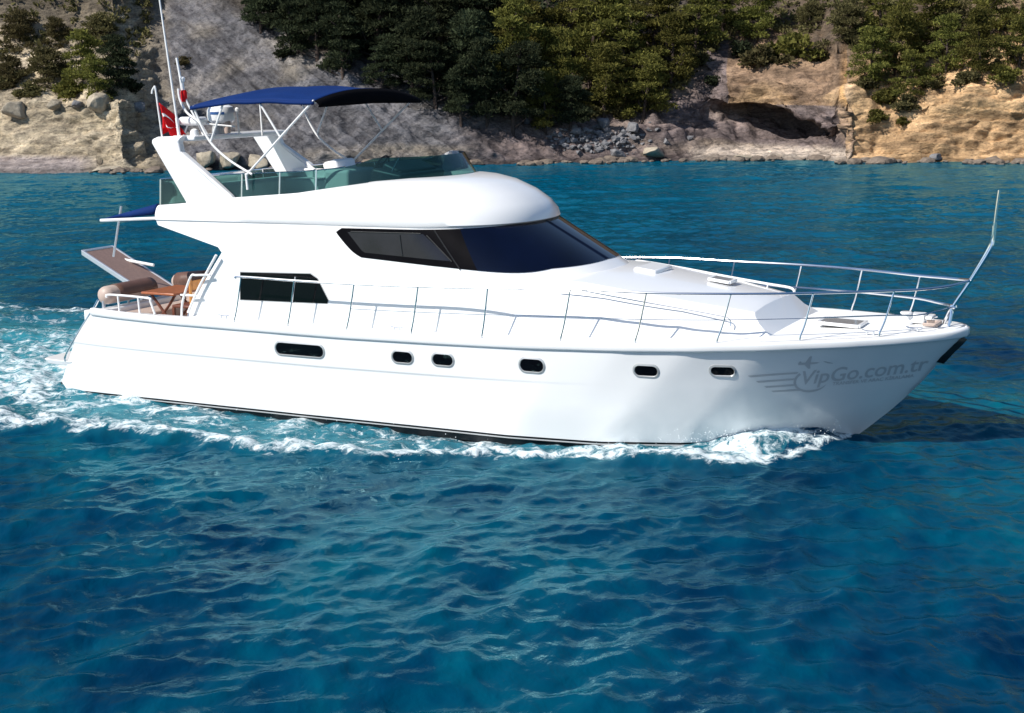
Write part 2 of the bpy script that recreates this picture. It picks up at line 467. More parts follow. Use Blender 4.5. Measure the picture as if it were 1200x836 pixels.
# ------------------------------------------------------------------ the rocky shore
PROF = {  # photograph column -> ten nodes of (metres behind the waterline, height)
    -900: [(0, -.5), (2, .5), (5, .8), (8, 2), (11, 5), (15, 9), (22, 16), (32, 28), (50, 45), (90, 70)],
    -150: [(0, -.5), (2.5, .35), (6, .6), (7.2, 1.6), (9, 4.2), (12, 6), (16, 9.5), (24, 19), (40, 36), (80, 60)],
    0:    [(0, -.5), (2.5, .30), (6, .55), (6.8, 1.8), (8.2, 4.0), (11, 5.2), (16, 8.5), (24, 17), (40, 38), (80, 60)],  # left columns: unseen upper slope raised steeply to shade the middle slope
    90:   [(0, -.5), (1.5, .25), (3.2, .5), (4.0, 2.0), (5.2, 4.3), (9, 5.2), (14, 8), (22, 17), (38, 38), (80, 60)],
    150:  [(0, -.5), (.5, .3), (1.2, .8), (1.8, 2.4), (3.0, 4.2), (7, 4.9), (13, 8), (21, 17), (36, 38), (80, 60)],
    200:  [(0, -.5), (1.0, .3), (3, .8), (6, 1.9), (9, 3.4), (13, 6), (18, 10), (26, 20), (38, 38), (80, 58)],
    280:  [(0, -.5), (.8, .5), (3, 1.4), (6, 2.9), (9, 4.8), (12, 7), (16, 10.5), (24, 19), (38, 32), (80, 54)],
    360:  [(0, -.5), (.6, .7), (2.5, 1.9), (5, 3.8), (7.5, 5.8), (10, 7.6), (14, 10), (24, 16), (40, 27), (80, 48)],
    450:  [(0, -.5), (.5, .7), (2, 2.0), (4, 3.6), (6.2, 5.2), (8.5, 6.4), (14, 8.4), (24, 13.5), (40, 23), (80, 44)],
    540:  [(0, -.5), (.5, .7), (1.8, 1.9), (3.4, 3.2), (5, 4.2), (8, 5.1), (14, 7.4), (24, 12), (40, 21), (80, 42)],
    620:  [(0, -.5), (.6, .5), (1.8, 1.3), (3.2, 2.2), (5, 3.0), (8, 4.1), (14, 6.8), (24, 12), (40, 21), (80, 42)],
    700:  [(0, -.5), (.6, .4), (2, .9), (4, 1.5), (6, 2.2), (8.5, 3.6), (14, 6.9), (24, 12.5), (40, 21), (80, 42)],
    770:  [(0, -.5), (.6, .4), (2.5, .7), (4.5, 1.3), (6.5, 2.6), (9, 4.3), (14, 7.3), (24, 12.5), (40, 21), (80, 42)],
    815:  [(0, -.5), (.4, .35), (3, .55), (5.5, 1.3), (7, 2.8), (8.5, 4.4), (12, 6.9), (22, 11), (40, 20), (80, 42)],
    850:  [(0, -.5), (.4, .4), (3.5, .55), (6.5, 2.0), (8.8, 3.2), (6.6, 3.5), (7.4, 5.2), (14, 8.2), (36, 18), (80, 42)],
    900:  [(0, -.5), (.4, .4), (3.8, .55), (7, 1.7), (9.8, 2.7), (5.4, 3.35), (6.2, 5.0), (12, 8.0), (34, 18), (80, 42)],
    945:  [(0, -.5), (.4, .4), (3.2, .55), (6.5, 1.1), (9.0, 1.8), (3.6, 2.65), (4.2, 4.2), (10, 7.6), (32, 18), (80, 42)],
    975:  [(0, -.5), (.4, .35), (1.8, .5), (4, .7), (5.5, 1.0), (1.4, 1.9), (2.2, 3.6), (7.5, 6.8), (30, 18), (80, 42)],
    990:  [(0, -.5), (.15, .8), (.5, 1.6), (1.0, 2.3), (1.8, 3.0), (2.8, 3.7), (5, 4.8), (10, 7.4), (30, 18), (80, 42)],
    1040: [(0, -.5), (.5, .6), (1.3, 1.5), (2.2, 2.5), (3.2, 3.3), (4.6, 4.0), (7, 5.4), (12, 8), (30, 18), (80, 42)],
    1090: [(0, -.5), (.5, .8), (1.2, 2.2), (2.0, 3.6), (3.2, 4.4), (5, 5.0), (8, 6.4), (14, 9.2), (30, 18), (80, 42)],
    1140: [(0, -.5), (.4, .9), (1.0, 2.6), (1.8, 4.2), (2.8, 5.0), (5, 5.8), (8, 7.2), (14, 10), (30, 19), (80, 42)],
    1200: [(0, -.5), (.4, 1.0), (1.0, 3.0), (1.7, 4.8), (2.8, 6.0), (5, 6.9), (8, 8.2), (14, 11), (30, 20), (80, 42)],
    1500: [(0, -.5), (.4, 1.0), (1.0, 3.2), (1.7, 5.4), (2.8, 7.5), (5, 9), (8, 10), (14, 13), (30, 22), (80, 42)],
    2200: [(0, -.5), (.4, 1.0), (1.0, 3.2), (1.7, 5.4), (2.8, 7.5), (5, 9), (8, 10), (14, 13), (30, 22), (80, 42)],
}
SHORE = ([-900, 0, 110, 150, 200, 400, 550, 700, 800, 870, 960, 978, 990, 1100, 1200, 1500, 2200],
         [88, 91.3, 92.0, 92.6, 93.2, 94.7, 95.9, 97.1, 98, 98.2, 97.2, 95.2, 94.2, 93.2, 92.0, 88, 80])
def build_cliff():
    us = np.concatenate([np.linspace(-900, -40, 50)[:-1], np.linspace(-40, 1240, 700), np.linspace(1240, 2200, 40)[1:]])
    tn = np.concatenate([np.linspace(0, 6, 215)[:-1], np.linspace(6, 7, 40)[:-1], np.linspace(7, 9, 34)])
    keys = sorted(PROF)
    A = np.array([PROF[k] for k in keys], float)                  # K,10,2
    B = np.empty((len(us), 10, 2))
    for j in range(10):
        for c in range(2):
            B[:, j, c] = np.interp(us, keys, A[:, j, c])
    for _ in range(1):
        B[1:-1] = 0.5 * B[1:-1] + 0.25 * (B[:-2] + B[2:])
    G = np.empty((len(us), len(tn), 2))
    i0 = np.clip(np.floor(tn).astype(int), 0, 8); ft = tn - i0
    for c in range(2):
        G[:, :, c] = B[:, i0, c] * (1 - ft) + B[:, i0 + 1, c] * ft
    sd = np.interp(us, *SHORE)
    D = sd[:, None] + G[:, :, 0]
    X = (us[:, None] - 600) / F_PX * D
    P = np.stack([X, D, G[:, :, 1]], -1)
    # displacement along the smooth normal
    du = np.gradient(P, axis=0); dv = np.gradient(P, axis=1)
    N = np.cross(du, dv); N /= np.linalg.norm(N, axis=-1)[..., None] + 1e-9
    N = np.where((N[..., 1:2] > 0) & (N[..., 2:3] < 0.2), -N, N)
    rid = lambda S: 1 - 2 * np.abs(perlin(S))
    U_ = us[:, None] + 0 * D
    q1 = perlin(P / 7.0)
    q2 = -rid(P / np.array([4.2, 4.2, 3.0]) + 5)
    q3 = -rid(P / np.array([1.7, 1.7, 1.0]) + 11)
    q4 = perlin(P / np.array([.75, .75, .5]) + 17)
    q5 = perlin(P / .33 + 23)
    # tilted bedding, stronger on the bare grey slope
    bed = P[..., 2] * 0.8 + P[..., 0] * 0.55 + 0.8 * q1
    q6 = rid(np.stack([bed * 1.1, 0.12 * P[..., 0], 0.12 * P[..., 1]], -1))
    amp = smooth(-0.3, 0.8, P[..., 2]) * np.interp(U_, [-100, 60, 110, 170, 800, 900, 1200], [.5, .6, .9, 1, 1, .8, 1.0])
    bed2 = P[..., 2] * 1.5 + 0.18 * P[..., 0] + 0.9 * q1 + .25 * q4
    saw = bed2 - np.floor(bed2)
    bed3 = bed * 1.7 + .3 * q4
    saw3 = bed3 - np.floor(bed3)
    slab = np.interp(U_, [170, 220, 620, 760], [0, 1, 1, 0])
    q1, q2, q3 = q1 * (1 - .35 * slab), q2 * (1 - .55 * slab), q3 * (1 - .5 * slab)
    H = amp * (0.20 * saw * (1 - slab) + .16 * saw3 * slab + 0.85 * q1 + 0.50 * q2 + 0.30 * q3 + 0.16 * q4 + 0.08 * q5 + 0.26 * q6 * np.interp(U_, [150, 220, 650, 800], [.3, 1, 1, .3]))
    H = np.where((P[..., 2] < 0.9) & (U_ < 120), 0.06 * q4 + 0.03 * q5, H)          # the flat beach
    P = P + N * H[..., None]
    # colours of the stone (greys, cream, ochre) and of the forest floor
    cream, grey, ochre, pink, soil, beach = [np.array(c) for c in ((.44, .37, .27), (.135, .132, .142), (.56, .365, .20), (.17, .135, .13), (.075, .062, .048), (.30, .26, .25))]  # grey stone darkened further in colour to stand in for the slope's shade
    kx = [-900, 0, 150, 185, 215, 520, 600, 720, 800, 860, 980, 1000, 2200]
    base = np.stack([np.interp(U_, kx, [c[j] for c in (cream, cream, cream, cream * .8, grey, grey, pink * .9, pink * .9, pink, pink * 1.15, pink * 1.2, ochre, ochre)]) for j in range(3)], -1)
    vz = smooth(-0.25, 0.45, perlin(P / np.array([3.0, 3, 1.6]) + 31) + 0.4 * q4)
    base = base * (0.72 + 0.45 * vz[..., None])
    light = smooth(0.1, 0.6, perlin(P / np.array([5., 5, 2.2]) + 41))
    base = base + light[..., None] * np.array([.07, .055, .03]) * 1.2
    led = smooth(0.9, 0.4, P[..., 2]) * smooth(800, 830, U_) * smooth(1000, 985, U_)
    base = base * (1 - led[..., None]) + led[..., None] * np.array([.50, .42, .35])
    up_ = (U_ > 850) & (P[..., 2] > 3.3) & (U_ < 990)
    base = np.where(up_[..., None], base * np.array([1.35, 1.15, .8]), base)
    bt = smooth(1.0, .6, P[..., 2]) * smooth(130, 90, U_)
    base = base * (1 - bt[..., None]) + bt[..., None] * beach
    wet = smooth(0.32, 0.12, P[..., 2] + 0.1 * q4)                                 # dark wet band at the waterline
    base = base * (1 - 0.45 * wet[..., None])
    line = np.interp(U_, [-900, 0, 100, 180, 280, 360, 450, 540, 620, 700, 780, 830, 900, 1000, 1090, 1200, 2200],
                     [9, 9, 8, 11, 10.5, 7.8, 6.4, 4.8, 3.9, 3.0, 4.6, 7.0, 8.2, 5.8, 6.2, 8.2, 11])
    fl = smooth(-0.7, 0.9, P[..., 2] - line + 1.1 * q1 + .5 * q4)
    base = base * (1 - .8 * fl[..., None]) + .8 * fl[..., None] * soil
    n, m = D.shape
    idx = np.arange(n * m).reshape(n, m)
    F = np.stack([idx[:-1, :-1], idx[1:, :-1], idx[1:, 1:], idx[:-1, 1:]], -1).reshape(-1, 4)
    k = NT('limestone')
    at = k.n('Attribute', attribute_name='rock').outputs['Color']
    geo = k.n('NewGeometry').outputs['Position']
    mp = k.n('Mapping'); mp.inputs['Scale'].default_value = (1, 1, 1.8); mp.inputs['Rotation'].default_value = (0, R(25), 0); k.l(geo, mp.inputs['Vector'])
    a = k.noise(1.3, 8, 0.68, mp.outputs[0], 0.4); b = k.noise(5.5, 6, 0.7, mp.outputs[0], 0.3)
    ra = k.ramp(a.outputs['Fac'], [(0.28, c4(.50, .50, .52)), (0.5, c4(1, 1, 1)), (0.72, c4(1.35, 1.3, 1.22))])
    mp3 = k.n('Mapping'); mp3.vector_type = 'TEXTURE'; mp3.inputs['Scale'].default_value = (4.5, 3.0, .42); mp3.inputs['Rotation'].default_value = (0, R(33), 0); k.l(geo, mp3.inputs['Vector'])
    st3 = k.noise(1.0, 6, .65, mp3.outputs[0], .5)
    mp4 = k.n('Mapping'); mp4.vector_type = 'TEXTURE'; mp4.inputs['Scale'].default_value = (3.2, 3.0, .34); mp4.inputs['Rotation'].default_value = (0, R(-7), 0); k.l(geo, mp4.inputs['Vector'])
    st4 = k.noise(1.0, 6, .62, mp4.outputs[0], 1.2)
    sl = k.n('Attribute', attribute_name='slab').outputs['Fac']
    stf = k.mix(sl, st4.outputs['Fac'], st3.outputs['Fac'])
    rs = k.ramp(stf, [(.32, c4(.58, .56, .56)), (.5, c4(1, 1, 1)), (.68, c4(1.35, 1.34, 1.32))])
    at = k.mix(1.0, at, rs.outputs['Color'], 'MULTIPLY')
    rb = k.ramp(b.outputs['Fac'], [(0.34, c4(.42, .42, .44)), (0.47, c4(.95, .95, .95)), (0.66, c4(1.2, 1.2, 1.2))])
    col = k.mix(1.0, k.mix(1.0, at, ra.outputs['Color'], 'MULTIPLY'), rb.outputs['Color'], 'MULTIPLY')
    k.l(col, k.b.inputs['Base Color']); k.b.inputs['Roughness'].default_value = 0.92
    k.b.inputs['Specular IOR Level'].default_value = 0.15
    h = k.math('ADD', a.outputs['Fac'], k.math('MULTIPLY', b.outputs['Fac'], 0.4))
    k.bump(h, 0.85, 0.3)
    MAT['rock'] = k.m
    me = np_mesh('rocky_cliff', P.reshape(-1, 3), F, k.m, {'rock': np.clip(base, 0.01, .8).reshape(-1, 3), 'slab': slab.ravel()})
    me.polygons.foreach_set('use_smooth', np.ones(len(F), bool))
    o = bpy.data.objects.new('rocky_cliff', me); C.objects.link(o)
    tag(o, 'grey and ochre limestone cliff rising from the sea', None, None, 'structure')
    bv = BVHTree.FromPolygons(P.reshape(-1, 3).tolist(), F.tolist())
    return o, bv
cliff, cliff_bvh = build_cliff()
def on_cliff(px, py):
    o, d = ray(px, py)
    h = cliff_bvh.ray_cast(Vector(o), Vector(d).normalized())
    return h[0], h[1]
def cliff_top(x, y):
    h = cliff_bvh.ray_cast(Vector((x, y, 200)), Vector((0, 0, -1)))
    return h[0], h[1]
# ------------------------------------------------------------------ the motor yacht (built in its own frame: X forward, Y port, Z up)
yacht = empty('motor_yacht', (BX, BY, 0), -YAW)
tag(yacht, 'white flybridge motor yacht with blue bimini moving across the deep blue bay', 'yacht')
def part(mb, name, mats, parent=None, label=None, **kw):
    o = mb.build(name, mats, parent or yacht, **kw)
    if label: o['label'] = label
    return o

# ---- hull
HBX = [0.8, 2, 5, 9.5, 11, 12, 13, 14, 14.6, 15, 15.25, 15.42, 15.49]
HBY = [2.12, 2.15, 2.20, 2.20, 2.15, 2.03, 1.77, 1.33, .97, .68, .46, .24, .03]
def hbeam(X): return float(np.interp(X, HBX, HBY))
def zsheer(X): return float(np.interp(X, [0.8, 1.3, 2.6, 6.1, 7.65, 9.1, 10.5, 11.8, 12.6, 13.6, 14.4, 15.0, 15.49], [1.39, 1.365, 1.335, 1.33, 1.35, 1.38, 1.43, 1.485, 1.52, 1.56, 1.59, 1.62, 1.645]))
XA_Z, XA = [-.8, -.2, -.05, .1, .87, 1.4, 1.8], [.35, .2, .08, -.04, .35, .8, 1.1]
XS_Z, XS = [-.8, -.4, -.1, 0, .49, .89, 1.24, 1.54, 1.65, 1.8], [12.2, 13.3, 13.82, 13.97, 14.51, 14.88, 15.15, 15.41, 15.49, 15.55]
s_list = np.concatenate([np.linspace(0, .62, 34)[:-1], np.linspace(.62, .9, 26)[:-1], np.linspace(.9, 1, 22)])
def hull_point(s, v):
    """s: 0 transom .. 1 stem; v: 0 sheer .. 1 paint line"""
    Xsh = .8 + (15.49 - .8) * s
    z = zsheer(Xsh) * (1 - v) + (-0.03) * v
    xa = float(np.interp(z, XA_Z, XA)); xs = float(np.interp(z, XS_Z, XS))
    ysh = hbeam(Xsh); yw = float(np.interp(13.97 * s, WLX, WLY))
    e = 1.0 + 0.34 * float(smooth(.55, .95, s))
    y = yw + (ysh - yw) * (1 - v) ** e
    # knuckle: the topsides step in slightly below a line that fades towards the bow
    vk = 0.385
    k = 0.013 * (1 - float(smooth(.5, .72, s))) * float(smooth(vk - .012, vk + .012, v))
    return (xa + (xs - xa) * s, -(max(y - k, 0) if s < 1 else 0), z)
vs_ = [0, .06, .13, .2, .27, .33, .365, .375, .385, .395, .405, .44, .52, .62, .72, .82, .91, 1.0]
mb = MB(); mb.grid([[hull_point(s, v) for s in s_list] for v in vs_]); mb.mirror()
# transom
tr = [hull_point(0, v) for v in vs_]
mb.grid([[p, (p[0], -p[1], p[2])] for p in tr])
hull = part(mb, 'hull', MAT['gelcoat'], weld=True, ang=50)
hb_bvh = BVHTree.FromObject(hull, bpy.context.evaluated_depsgraph_get()) if False else None
_bm = bmesh.new(); _bm.from_mesh(hull.data); hb_bvh = BVHTree.FromBMesh(_bm); _bm.free()
mb = MB()
rows = []
for f, z in ((1.0, -0.03), (0.992, -0.035), (0.985, -.09), (0.97, -.2), (0.7, -.42), (0.0, -.75)):
    r = []
    for s in s_list:
        xa = float(np.interp(z, XA_Z, XA)); xs = float(np.interp(z, XS_Z, XS))
        p = hull_point(s, 1.0)
        r.append((xa + (xs - xa) * s, p[1] * f, z))
    rows.append(r)
mb.grid(rows); mb.mirror()
mb.grid([[r[0], (r[0][0], -r[0][1], r[0][2])] for r in rows])
part(mb, 'bottom_paint', MAT['bottom'], hull, weld=True)
# white boot line in the black
mb = MB(); r0, r1 = [], []
for s in s_list[4:-2]:
    p = hull_point(s, 1.0); y = p[1] * 0.992 - .008
    r0.append((p[0], y, -.062)); r1.append((p[0], y, -.082))
mb.grid([r0, r1]); mb.mirror()
part(mb, 'boot_line', MAT['greyplastic'], hull)

# ---- gunwale moulding and decks
def deck_z(X, y=0):
    b = hbeam(X); return zsheer(X) + 0.105 + 0.04 * (1 - min(1, abs(y) / max(b, .05)) ** 2)
xs_l = list(np.linspace(.80, 9.5, 30)) + list(np.linspace(9.8, 14.6, 26)) + [14.8, 15.0, 15.12, 15.25, 15.34, 15.42, 15.47, 15.50]
mb = MB()
prof = [(0.004, -0.02), (0.022, -0.014), (0.034, 0.01), (0.036, 0.07), (0.03, 0.098), (0.01, 0.110), (-0.06, 0.112), (-0.10, 0.10), (-0.10, 0.0)]
rows = []
for X in xs_l:
    f = 1 if X < 14.6 else 1 + 0.9 * (X - 14.6)
    b = hbeam(X); z = zsheer(X)
    nx = 0.0 if X < 13 else min(1, (X - 13) / 2.5)
    rows.append([(X + o * nx * f * 0.5, -max(b + o * f, 0.0), z + h * (1 + .15 * (f - 1))) for o, h in prof])
mb.grid(rows); mb.mirror()
n = len(prof); a = len(rows) - 1
mb.grid([[p, (p[0], -p[1], p[2])] for p in rows[-1]])
gun = part(mb, 'gunwale_moulding', MAT['gelcoat'], weld=True, ang=60)
# bow nose cap (rounded overhang)
mb = MB()
ring = []
for i in range(9):
    q = i / 8; h = 1.63 + .135 * q; k = math.sin(math.pi * (0.12 + 0.76 * q))
    rr_ = []
    for j in range(-8, 9):
        a = j / 8 * R(88)
        rr_.append((15.14 + (.24 + .10 * k) * math.cos(a), (.40 + .07 * k) * math.sin(a), h))
    ring.append(rr_)
mb.grid(ring); 
mb.add(ring[-1] + [(15.14, 0, 1.765)], [(i, i + 1, 17) for i in range(16)]); mb.add(ring[0], [tuple(range(17))])
part(mb, 'bow_cap', MAT['gelcoat'], gun, weld=True)
mb = MB(); rows = []
for X in [x for x in xs_l if x >= 2.62]:
    b = hbeam(X) - .095
    rows.append([(X, -b + 2 * b * j / 12, deck_z(X, -b + 2 * b * j / 12)) for j in range(13)])
mb.grid(rows)
deck = part(mb, 'deck', MAT['deck'])
# cockpit: sole, side coamings, transom coaming, swim platform
mb = MB()
mb.add([(0.7, -1.95, 1.12), (3.9, -1.95, 1.12), (3.9, 1.95, 1.12), (.7, 1.95, 1.12)], [(0, 1, 2, 3)])
part(mb, 'cockpit_sole', MAT['beige'])
mb = MB()
mb.box((2.2, -1.965, 1.26), (3.3, .16, .36)); mb.box((2.2, 1.965, 1.26), (3.3, .16, .36)); mb.box((.90, 0, 1.29), (.26, 4.08, .34))
part(mb, 'cockpit_coaming', MAT['gelcoat'], bevel=.03)
mb = MB(); ol = [(-.50, -1.90), (-.42, -2.08), (.0, -2.12), (.25, -2.10), (.25, 2.10), (0, 2.12), (-.42, 2.08), (-.50, 1.90)]
mb.add([(x, y, .50) for x, y in ol] + [(x * .9 + .03, y * .98, .40) for x, y in ol], [tuple(range(8)), tuple(range(8, 16))[::-1]] + [(i, (i + 1) % 8, 8 + (i + 1) % 8, 8 + i) for i in range(8)])
part(mb, 'swim_platform', MAT['gelcoat'], bevel=.02, sm=False)
mb = MB()
mb.tube([(.92, -2.06, 1.64), (.80, -2.08, 1.46), (.42, -2.09, 1.0), (.14, -2.10, .62), (.10, -2.10, .5)], .022)
part(mb, 'transom_handrail', MAT['steel'])
mb = MB(); mb.tube([(.92, 2.06, 1.64), (.80, 2.08, 1.46), (.42, 2.09, 1.0), (.14, 2.10, .62), (.10, 2.10, .5)], .022)
part(mb, 'transom_handrail', MAT['steel'])

# ---- deckhouse
HZ = [1.25, 2.36, 2.50, 3.13, 3.20]
HW = [1.82, 1.765, 1.755, 1.690, 1.680]
HXS = [7.7, 7.6, 7.55, 6.9, 6.85]
HXF = [11.4, 10.08, 9.82, 8.66, 8.56]
def house(z, tau):
    """tau 0..1 straight side from the aft corner, 1..2 round the nose to the centre line (starboard)"""
    xa = float(np.interp(z, [1.25, 1.45, 2.0, 2.55, 2.64, 2.97, 3.06, 3.2], [2.60, 2.67, 3.02, 3.42, 3.34, 2.05, 2.0, 2.0]))
    w, xs, xf = (float(np.interp(z, HZ, q)) for q in (HW, HXS, HXF))
    if tau <= 1: return Vector((xa + (xs - xa) * tau, -w, z))
    ph = (tau - 1) * math.pi / 2
    e = 2 / 2.35
    return Vector((xs + (xf - xs) * math.sin(ph) ** e, -w * max(math.cos(ph), 0) ** e, z))
def house_n(z, tau):
    d = .01
    a = house(z, min(tau + d, 2)) - house(z, tau - d); b = house(z + .01, tau) - house(z - .01, tau)
    n = a.cross(b).normalized()
    return n if n.y < 0 or n.x > 0 else -n
def house_off(z, tau, o): return house(z, tau) + house_n(z, min(tau, 1.985)) * o
taus = list(np.linspace(0, 1, 16)) + [1 + i / 30 for i in range(1, 31)]
zl = [1.25, 1.45, 1.7, 2.0, 2.3, 2.5, 2.55, 2.6, 2.64, 2.7, 2.8, 2.9, 2.97, 3.06, 3.13, 3.20]
mb = MB(); rows = [[house(z, t) for t in taus] for z in zl]; mb.grid(rows); mb.mirror()
mb.grid([[r[0], (r[0].x, -r[0].y, r[0].z)] for r in rows])
house_o = part(mb, 'deckhouse', MAT['gelcoat'], weld=True, ang=40)
# forward trunk (coach roof) with the flat nose
mb = MB()
def trunk(X, top):
    w = float(np.interp(X, [8.6, 10.4, 11.6, 12.58, 13.02], [1.55, 1.52, 1.38, 1.12, 1.10]))
    zt = float(np.interp(X, [8.6, 9.8, 10.4, 11.6, 12.58], [2.34, 2.38, 2.31, 2.14, 1.99]))
    return w, zt
rows = []
for X in [8.6, 9.4, 10.0, 10.4, 11.0, 11.6, 12.1, 12.5]:
    w, zt = trunk(X, 1)
    zd = deck_z(X, w) - .04; wb = w + .24
    rows.append([(X, -wb, zd), (X, -w - .05, zt - .20), (X, -w + .02, zt - .085), (X, -w + .10, zt - .03), (X, -w * .5, zt + .03), (X, 0, zt + .045), (X, w * .5, zt + .03), (X, w - .10, zt - .03), (X, w - .02, zt - .085), (X, w + .05, zt - .20), (X, wb, zd)])
mb.grid(rows)
zd = deck_z(13, 1.3) - .04
face = [(12.98, -1.36, zd), (12.72, -1.17, 1.80), (12.63, -1.10, 1.905), (12.60, -1.02, 1.955), (12.60, -.56, 1.99), (12.60, 0, 2.0), (12.60, .56, 1.99), (12.60, 1.02, 1.955), (12.63, 1.10, 1.905), (12.72, 1.17, 1.80), (12.98, 1.36, zd)]
mb.grid([rows[-1], face])
low = [(12.99, -1.36 + 2.72 * j / 10, zd) for j in range(11)]
mb.grid([face, low])
trunk_o = part(mb, 'coach_roof', MAT['gelcoat'], weld=True, ang=17)

# glazing
def band(zb, zt, t0, t1, off, nz, ntau, name, mat, parent, mirror=True, joined=False):
    mb = MB()
    for sgn in ((1, -1) if mirror else (1,)):
        if not joined: mb = MB()
        rows = []
        for j in range(nz + 1):
            q = j / nz; r = []
            for i in range(ntau + 1):
                u = i / ntau
                ta = t0(q) + (t1(q) - t0(q)) * u
                z = zb(u) + (zt(u) - zb(u)) * q
                p = house_off(z, ta, off); r.append((p.x, p.y * sgn, p.z))
            rows.append(r)
        mb.grid(rows)
        # edge returns so that the pane has thickness
        for row in (rows[0], rows[-1], [r[0] for r in rows], [r[-1] for r in rows]):
            mb.grid([row, [(p[0] - .01 * (1 if p[0] > 8.5 else 0), p[1] + sgn * (off + .004), p[2]) for p in row]])
        if not joined: o = part(mb, name, mat, parent, weld=True, ang=40)
    if not joined: return o
    return part(mb, name, mat, parent, weld=True, ang=40)
def tau_x(x, z):
    lo, hi = 0.0, 2.0
    for _ in range(40):
        m = (lo + hi) / 2
        if house(z, m).x < x: lo = m
        else: hi = m
    return lo
# whole wrap: one frame for the side light, then the windscreen
tA = lambda q: tau_x(6.22 - .55 * q ** .75, 2.57 + q * .46) if q < .9 else tau_x(5.72 + (q - .9) * 1.2, 3.02)
tP = lambda q: tau_x(8.32 - .42 * q, 2.45 + q * .64)
band(lambda u: 2.585 - .125 * u, lambda u: 3.045 + .04 * u, tA, tP, .006, 14, 22, 'side_window_frame', MAT['trimblack'], house_o)
sw = band(lambda u: 2.665 - .075 * u, lambda u: 2.985 + .015 * u, lambda q: tau_x(6.36 - .42 * q, 2.6 + .38 * q), lambda q: tau_x(7.86 - .50 * q, 2.6 + .38 * q), .011, 10, 16, 'side_window_pane', MAT['pane'], house_o)
zb2 = lambda u: 2.46 - .06 * math.sin(min(u * 2.2, 1) * math.pi) * .6 + .055 * u
band(zb2, lambda u: 3.085 + .05 * u, tP, lambda q: 2.0, .007, 14, 40, 'windscreen', MAT['navyglass'], house_o, joined=True)
mb = MB()
for sgn in (1, -1):
    for qx in (6.98,):
        a, b = house_off(2.64, tau_x(qx, 2.64), .014), house_off(2.97, tau_x(qx - .06, 2.97), .014)
        mb.tube([(a.x, a.y * sgn, a.z), (b.x, b.y * sgn, b.z)], .012, 6)
    # pane trim and pillar lines
    for (x0, z0, x1, z1) in ((6.00, 2.992, 7.30, 3.004), (8.02, 2.47, 7.52, 3.06), (7.87, 2.585, 7.40, 2.98)):
        a, b = house_off(z0, tau_x(x0, z0), .011), house_off(z1, tau_x(x1, z1), .011)
        mm = house_off((z0 + z1) / 2, tau_x((x0 + x1) / 2, (z0 + z1) / 2), .011)
        mb.tube([(p.x, p.y * sgn, p.z) for p in (a, mm, b)], .011, 6)
    part(mb, 'window_trim', MAT['rubber'], house_o)
    mb = MB()
# saloon window in the side wall
def wall_y(z): return -float(np.interp(z, HZ, HW))
def wall_panel(poly, off, name, mat, parent):
    for sgn in (1, -1):
        mb = MB()
        f = [(x, sgn * (wall_y(z) - off), z) for x, z in poly]; bk = [(x, sgn * (wall_y(z) + .02), z) for x, z in poly]
        n = len(poly)
        mb.add(f + bk, [tuple(range(n)), tuple(range(n, 2 * n))[::-1]] + [(i, (i + 1) % n, n + (i + 1) % n, n + i) for i in range(n)])
        part(mb, name, mat, parent, sm=False)
sp_ = [(3.80, 1.77), (3.81, 2.235), (5.22, 2.275), (5.36, 2.20), (5.57, 1.86), (5.55, 1.80)]
wall_panel([(3.79, 1.755), (3.795, 2.25), (5.23, 2.29), (5.375, 2.21), (5.59, 1.86), (5.56, 1.785)], .003, 'saloon_window_frame', MAT['greyplastic'], house_o)
wall_panel(sp_, .007, 'saloon_window', MAT['glass'], house_o)
mb = MB()
for sgn in (1, -1):
    mb = MB(); mb.tube([(4.86, sgn * (wall_y(1.77) - .009), 1.785), (4.93, sgn * (wall_y(2.2) - .009), 2.21)], .014, 6)
    part(mb, 'window_mullion', MAT['greyplastic'], house_o)
# ---- flybridge moulding
def rimz(X): return float(np.interp(X, [1.9, 2.5, 3.5, 4.86, 5.6, 6.3, 6.8, 7.3, 9], [3.30, 3.35, 3.47, 3.58, 3.69, 3.79, 3.83, 3.845, 3.85]))
def lipz(X): return 3.065 + .012 * (X - 2)
FQ = [1.0, .94, .84, .62, .38, .16, 0.0, -0.05]
FXF = [7.28, 7.66, 7.98, 8.34, 8.58, 8.70, 8.73, 8.68]
FXS = [4.9, 5.2, 5.6, 6.1, 6.6, 6.9, 7.0, 7.0]
FW = [1.60, 1.63, 1.66, 1.69, 1.712, 1.72, 1.722, 1.70]
def fly(i, tau):
    f = FQ[i]; w, xs, xf = FW[i], FXS[i], FXF[i]
    xa = 2.0
    if tau <= 1: x, y = xa + (xs - xa) * tau, -w
    else:
        ph = (tau - 1) * math.pi / 2; e = 2 / 2.3
        x, y = xs + (xf - xs) * math.sin(ph) ** e, -w * max(math.cos(ph), 0) ** e
    z0, z1 = lipz(x), rimz(min(x, 7.3))
    return Vector((x, y, z0 + (z1 - z0) * f))
mb = MB(); rows = [[fly(i, t) for t in taus] for i in range(len(FQ))]
mb.grid(rows)
inner = [Vector((p.x - (.10 if t > 1.3 else 0), p.y * (1 - .11 / 1.6), p.z)) for p, t in zip(rows[0], taus)]
floor_ = [Vector((p.x, p.y, 3.16)) for p in inner]
mb.grid([floor_, inner, rows[0]])
mb.mirror()
mb.grid([[r[0], (r[0].x, -r[0].y, r[0].z)] for r in rows])
mb.grid([[r[0], (r[0].x, -r[0].y, r[0].z)] for r in (inner, floor_)])
fl_pts = [(p.x, p.y, 3.16) for p in floor_]
mb.grid([fl_pts, [(x, -y, z) for x, y, z in fl_pts]])
under = [rows[-1][k] for k in range(len(taus))]
mb.grid([[(p.x, p.y, p.z) for p in under], [(p.x, -p.y, p.z) for p in under]])
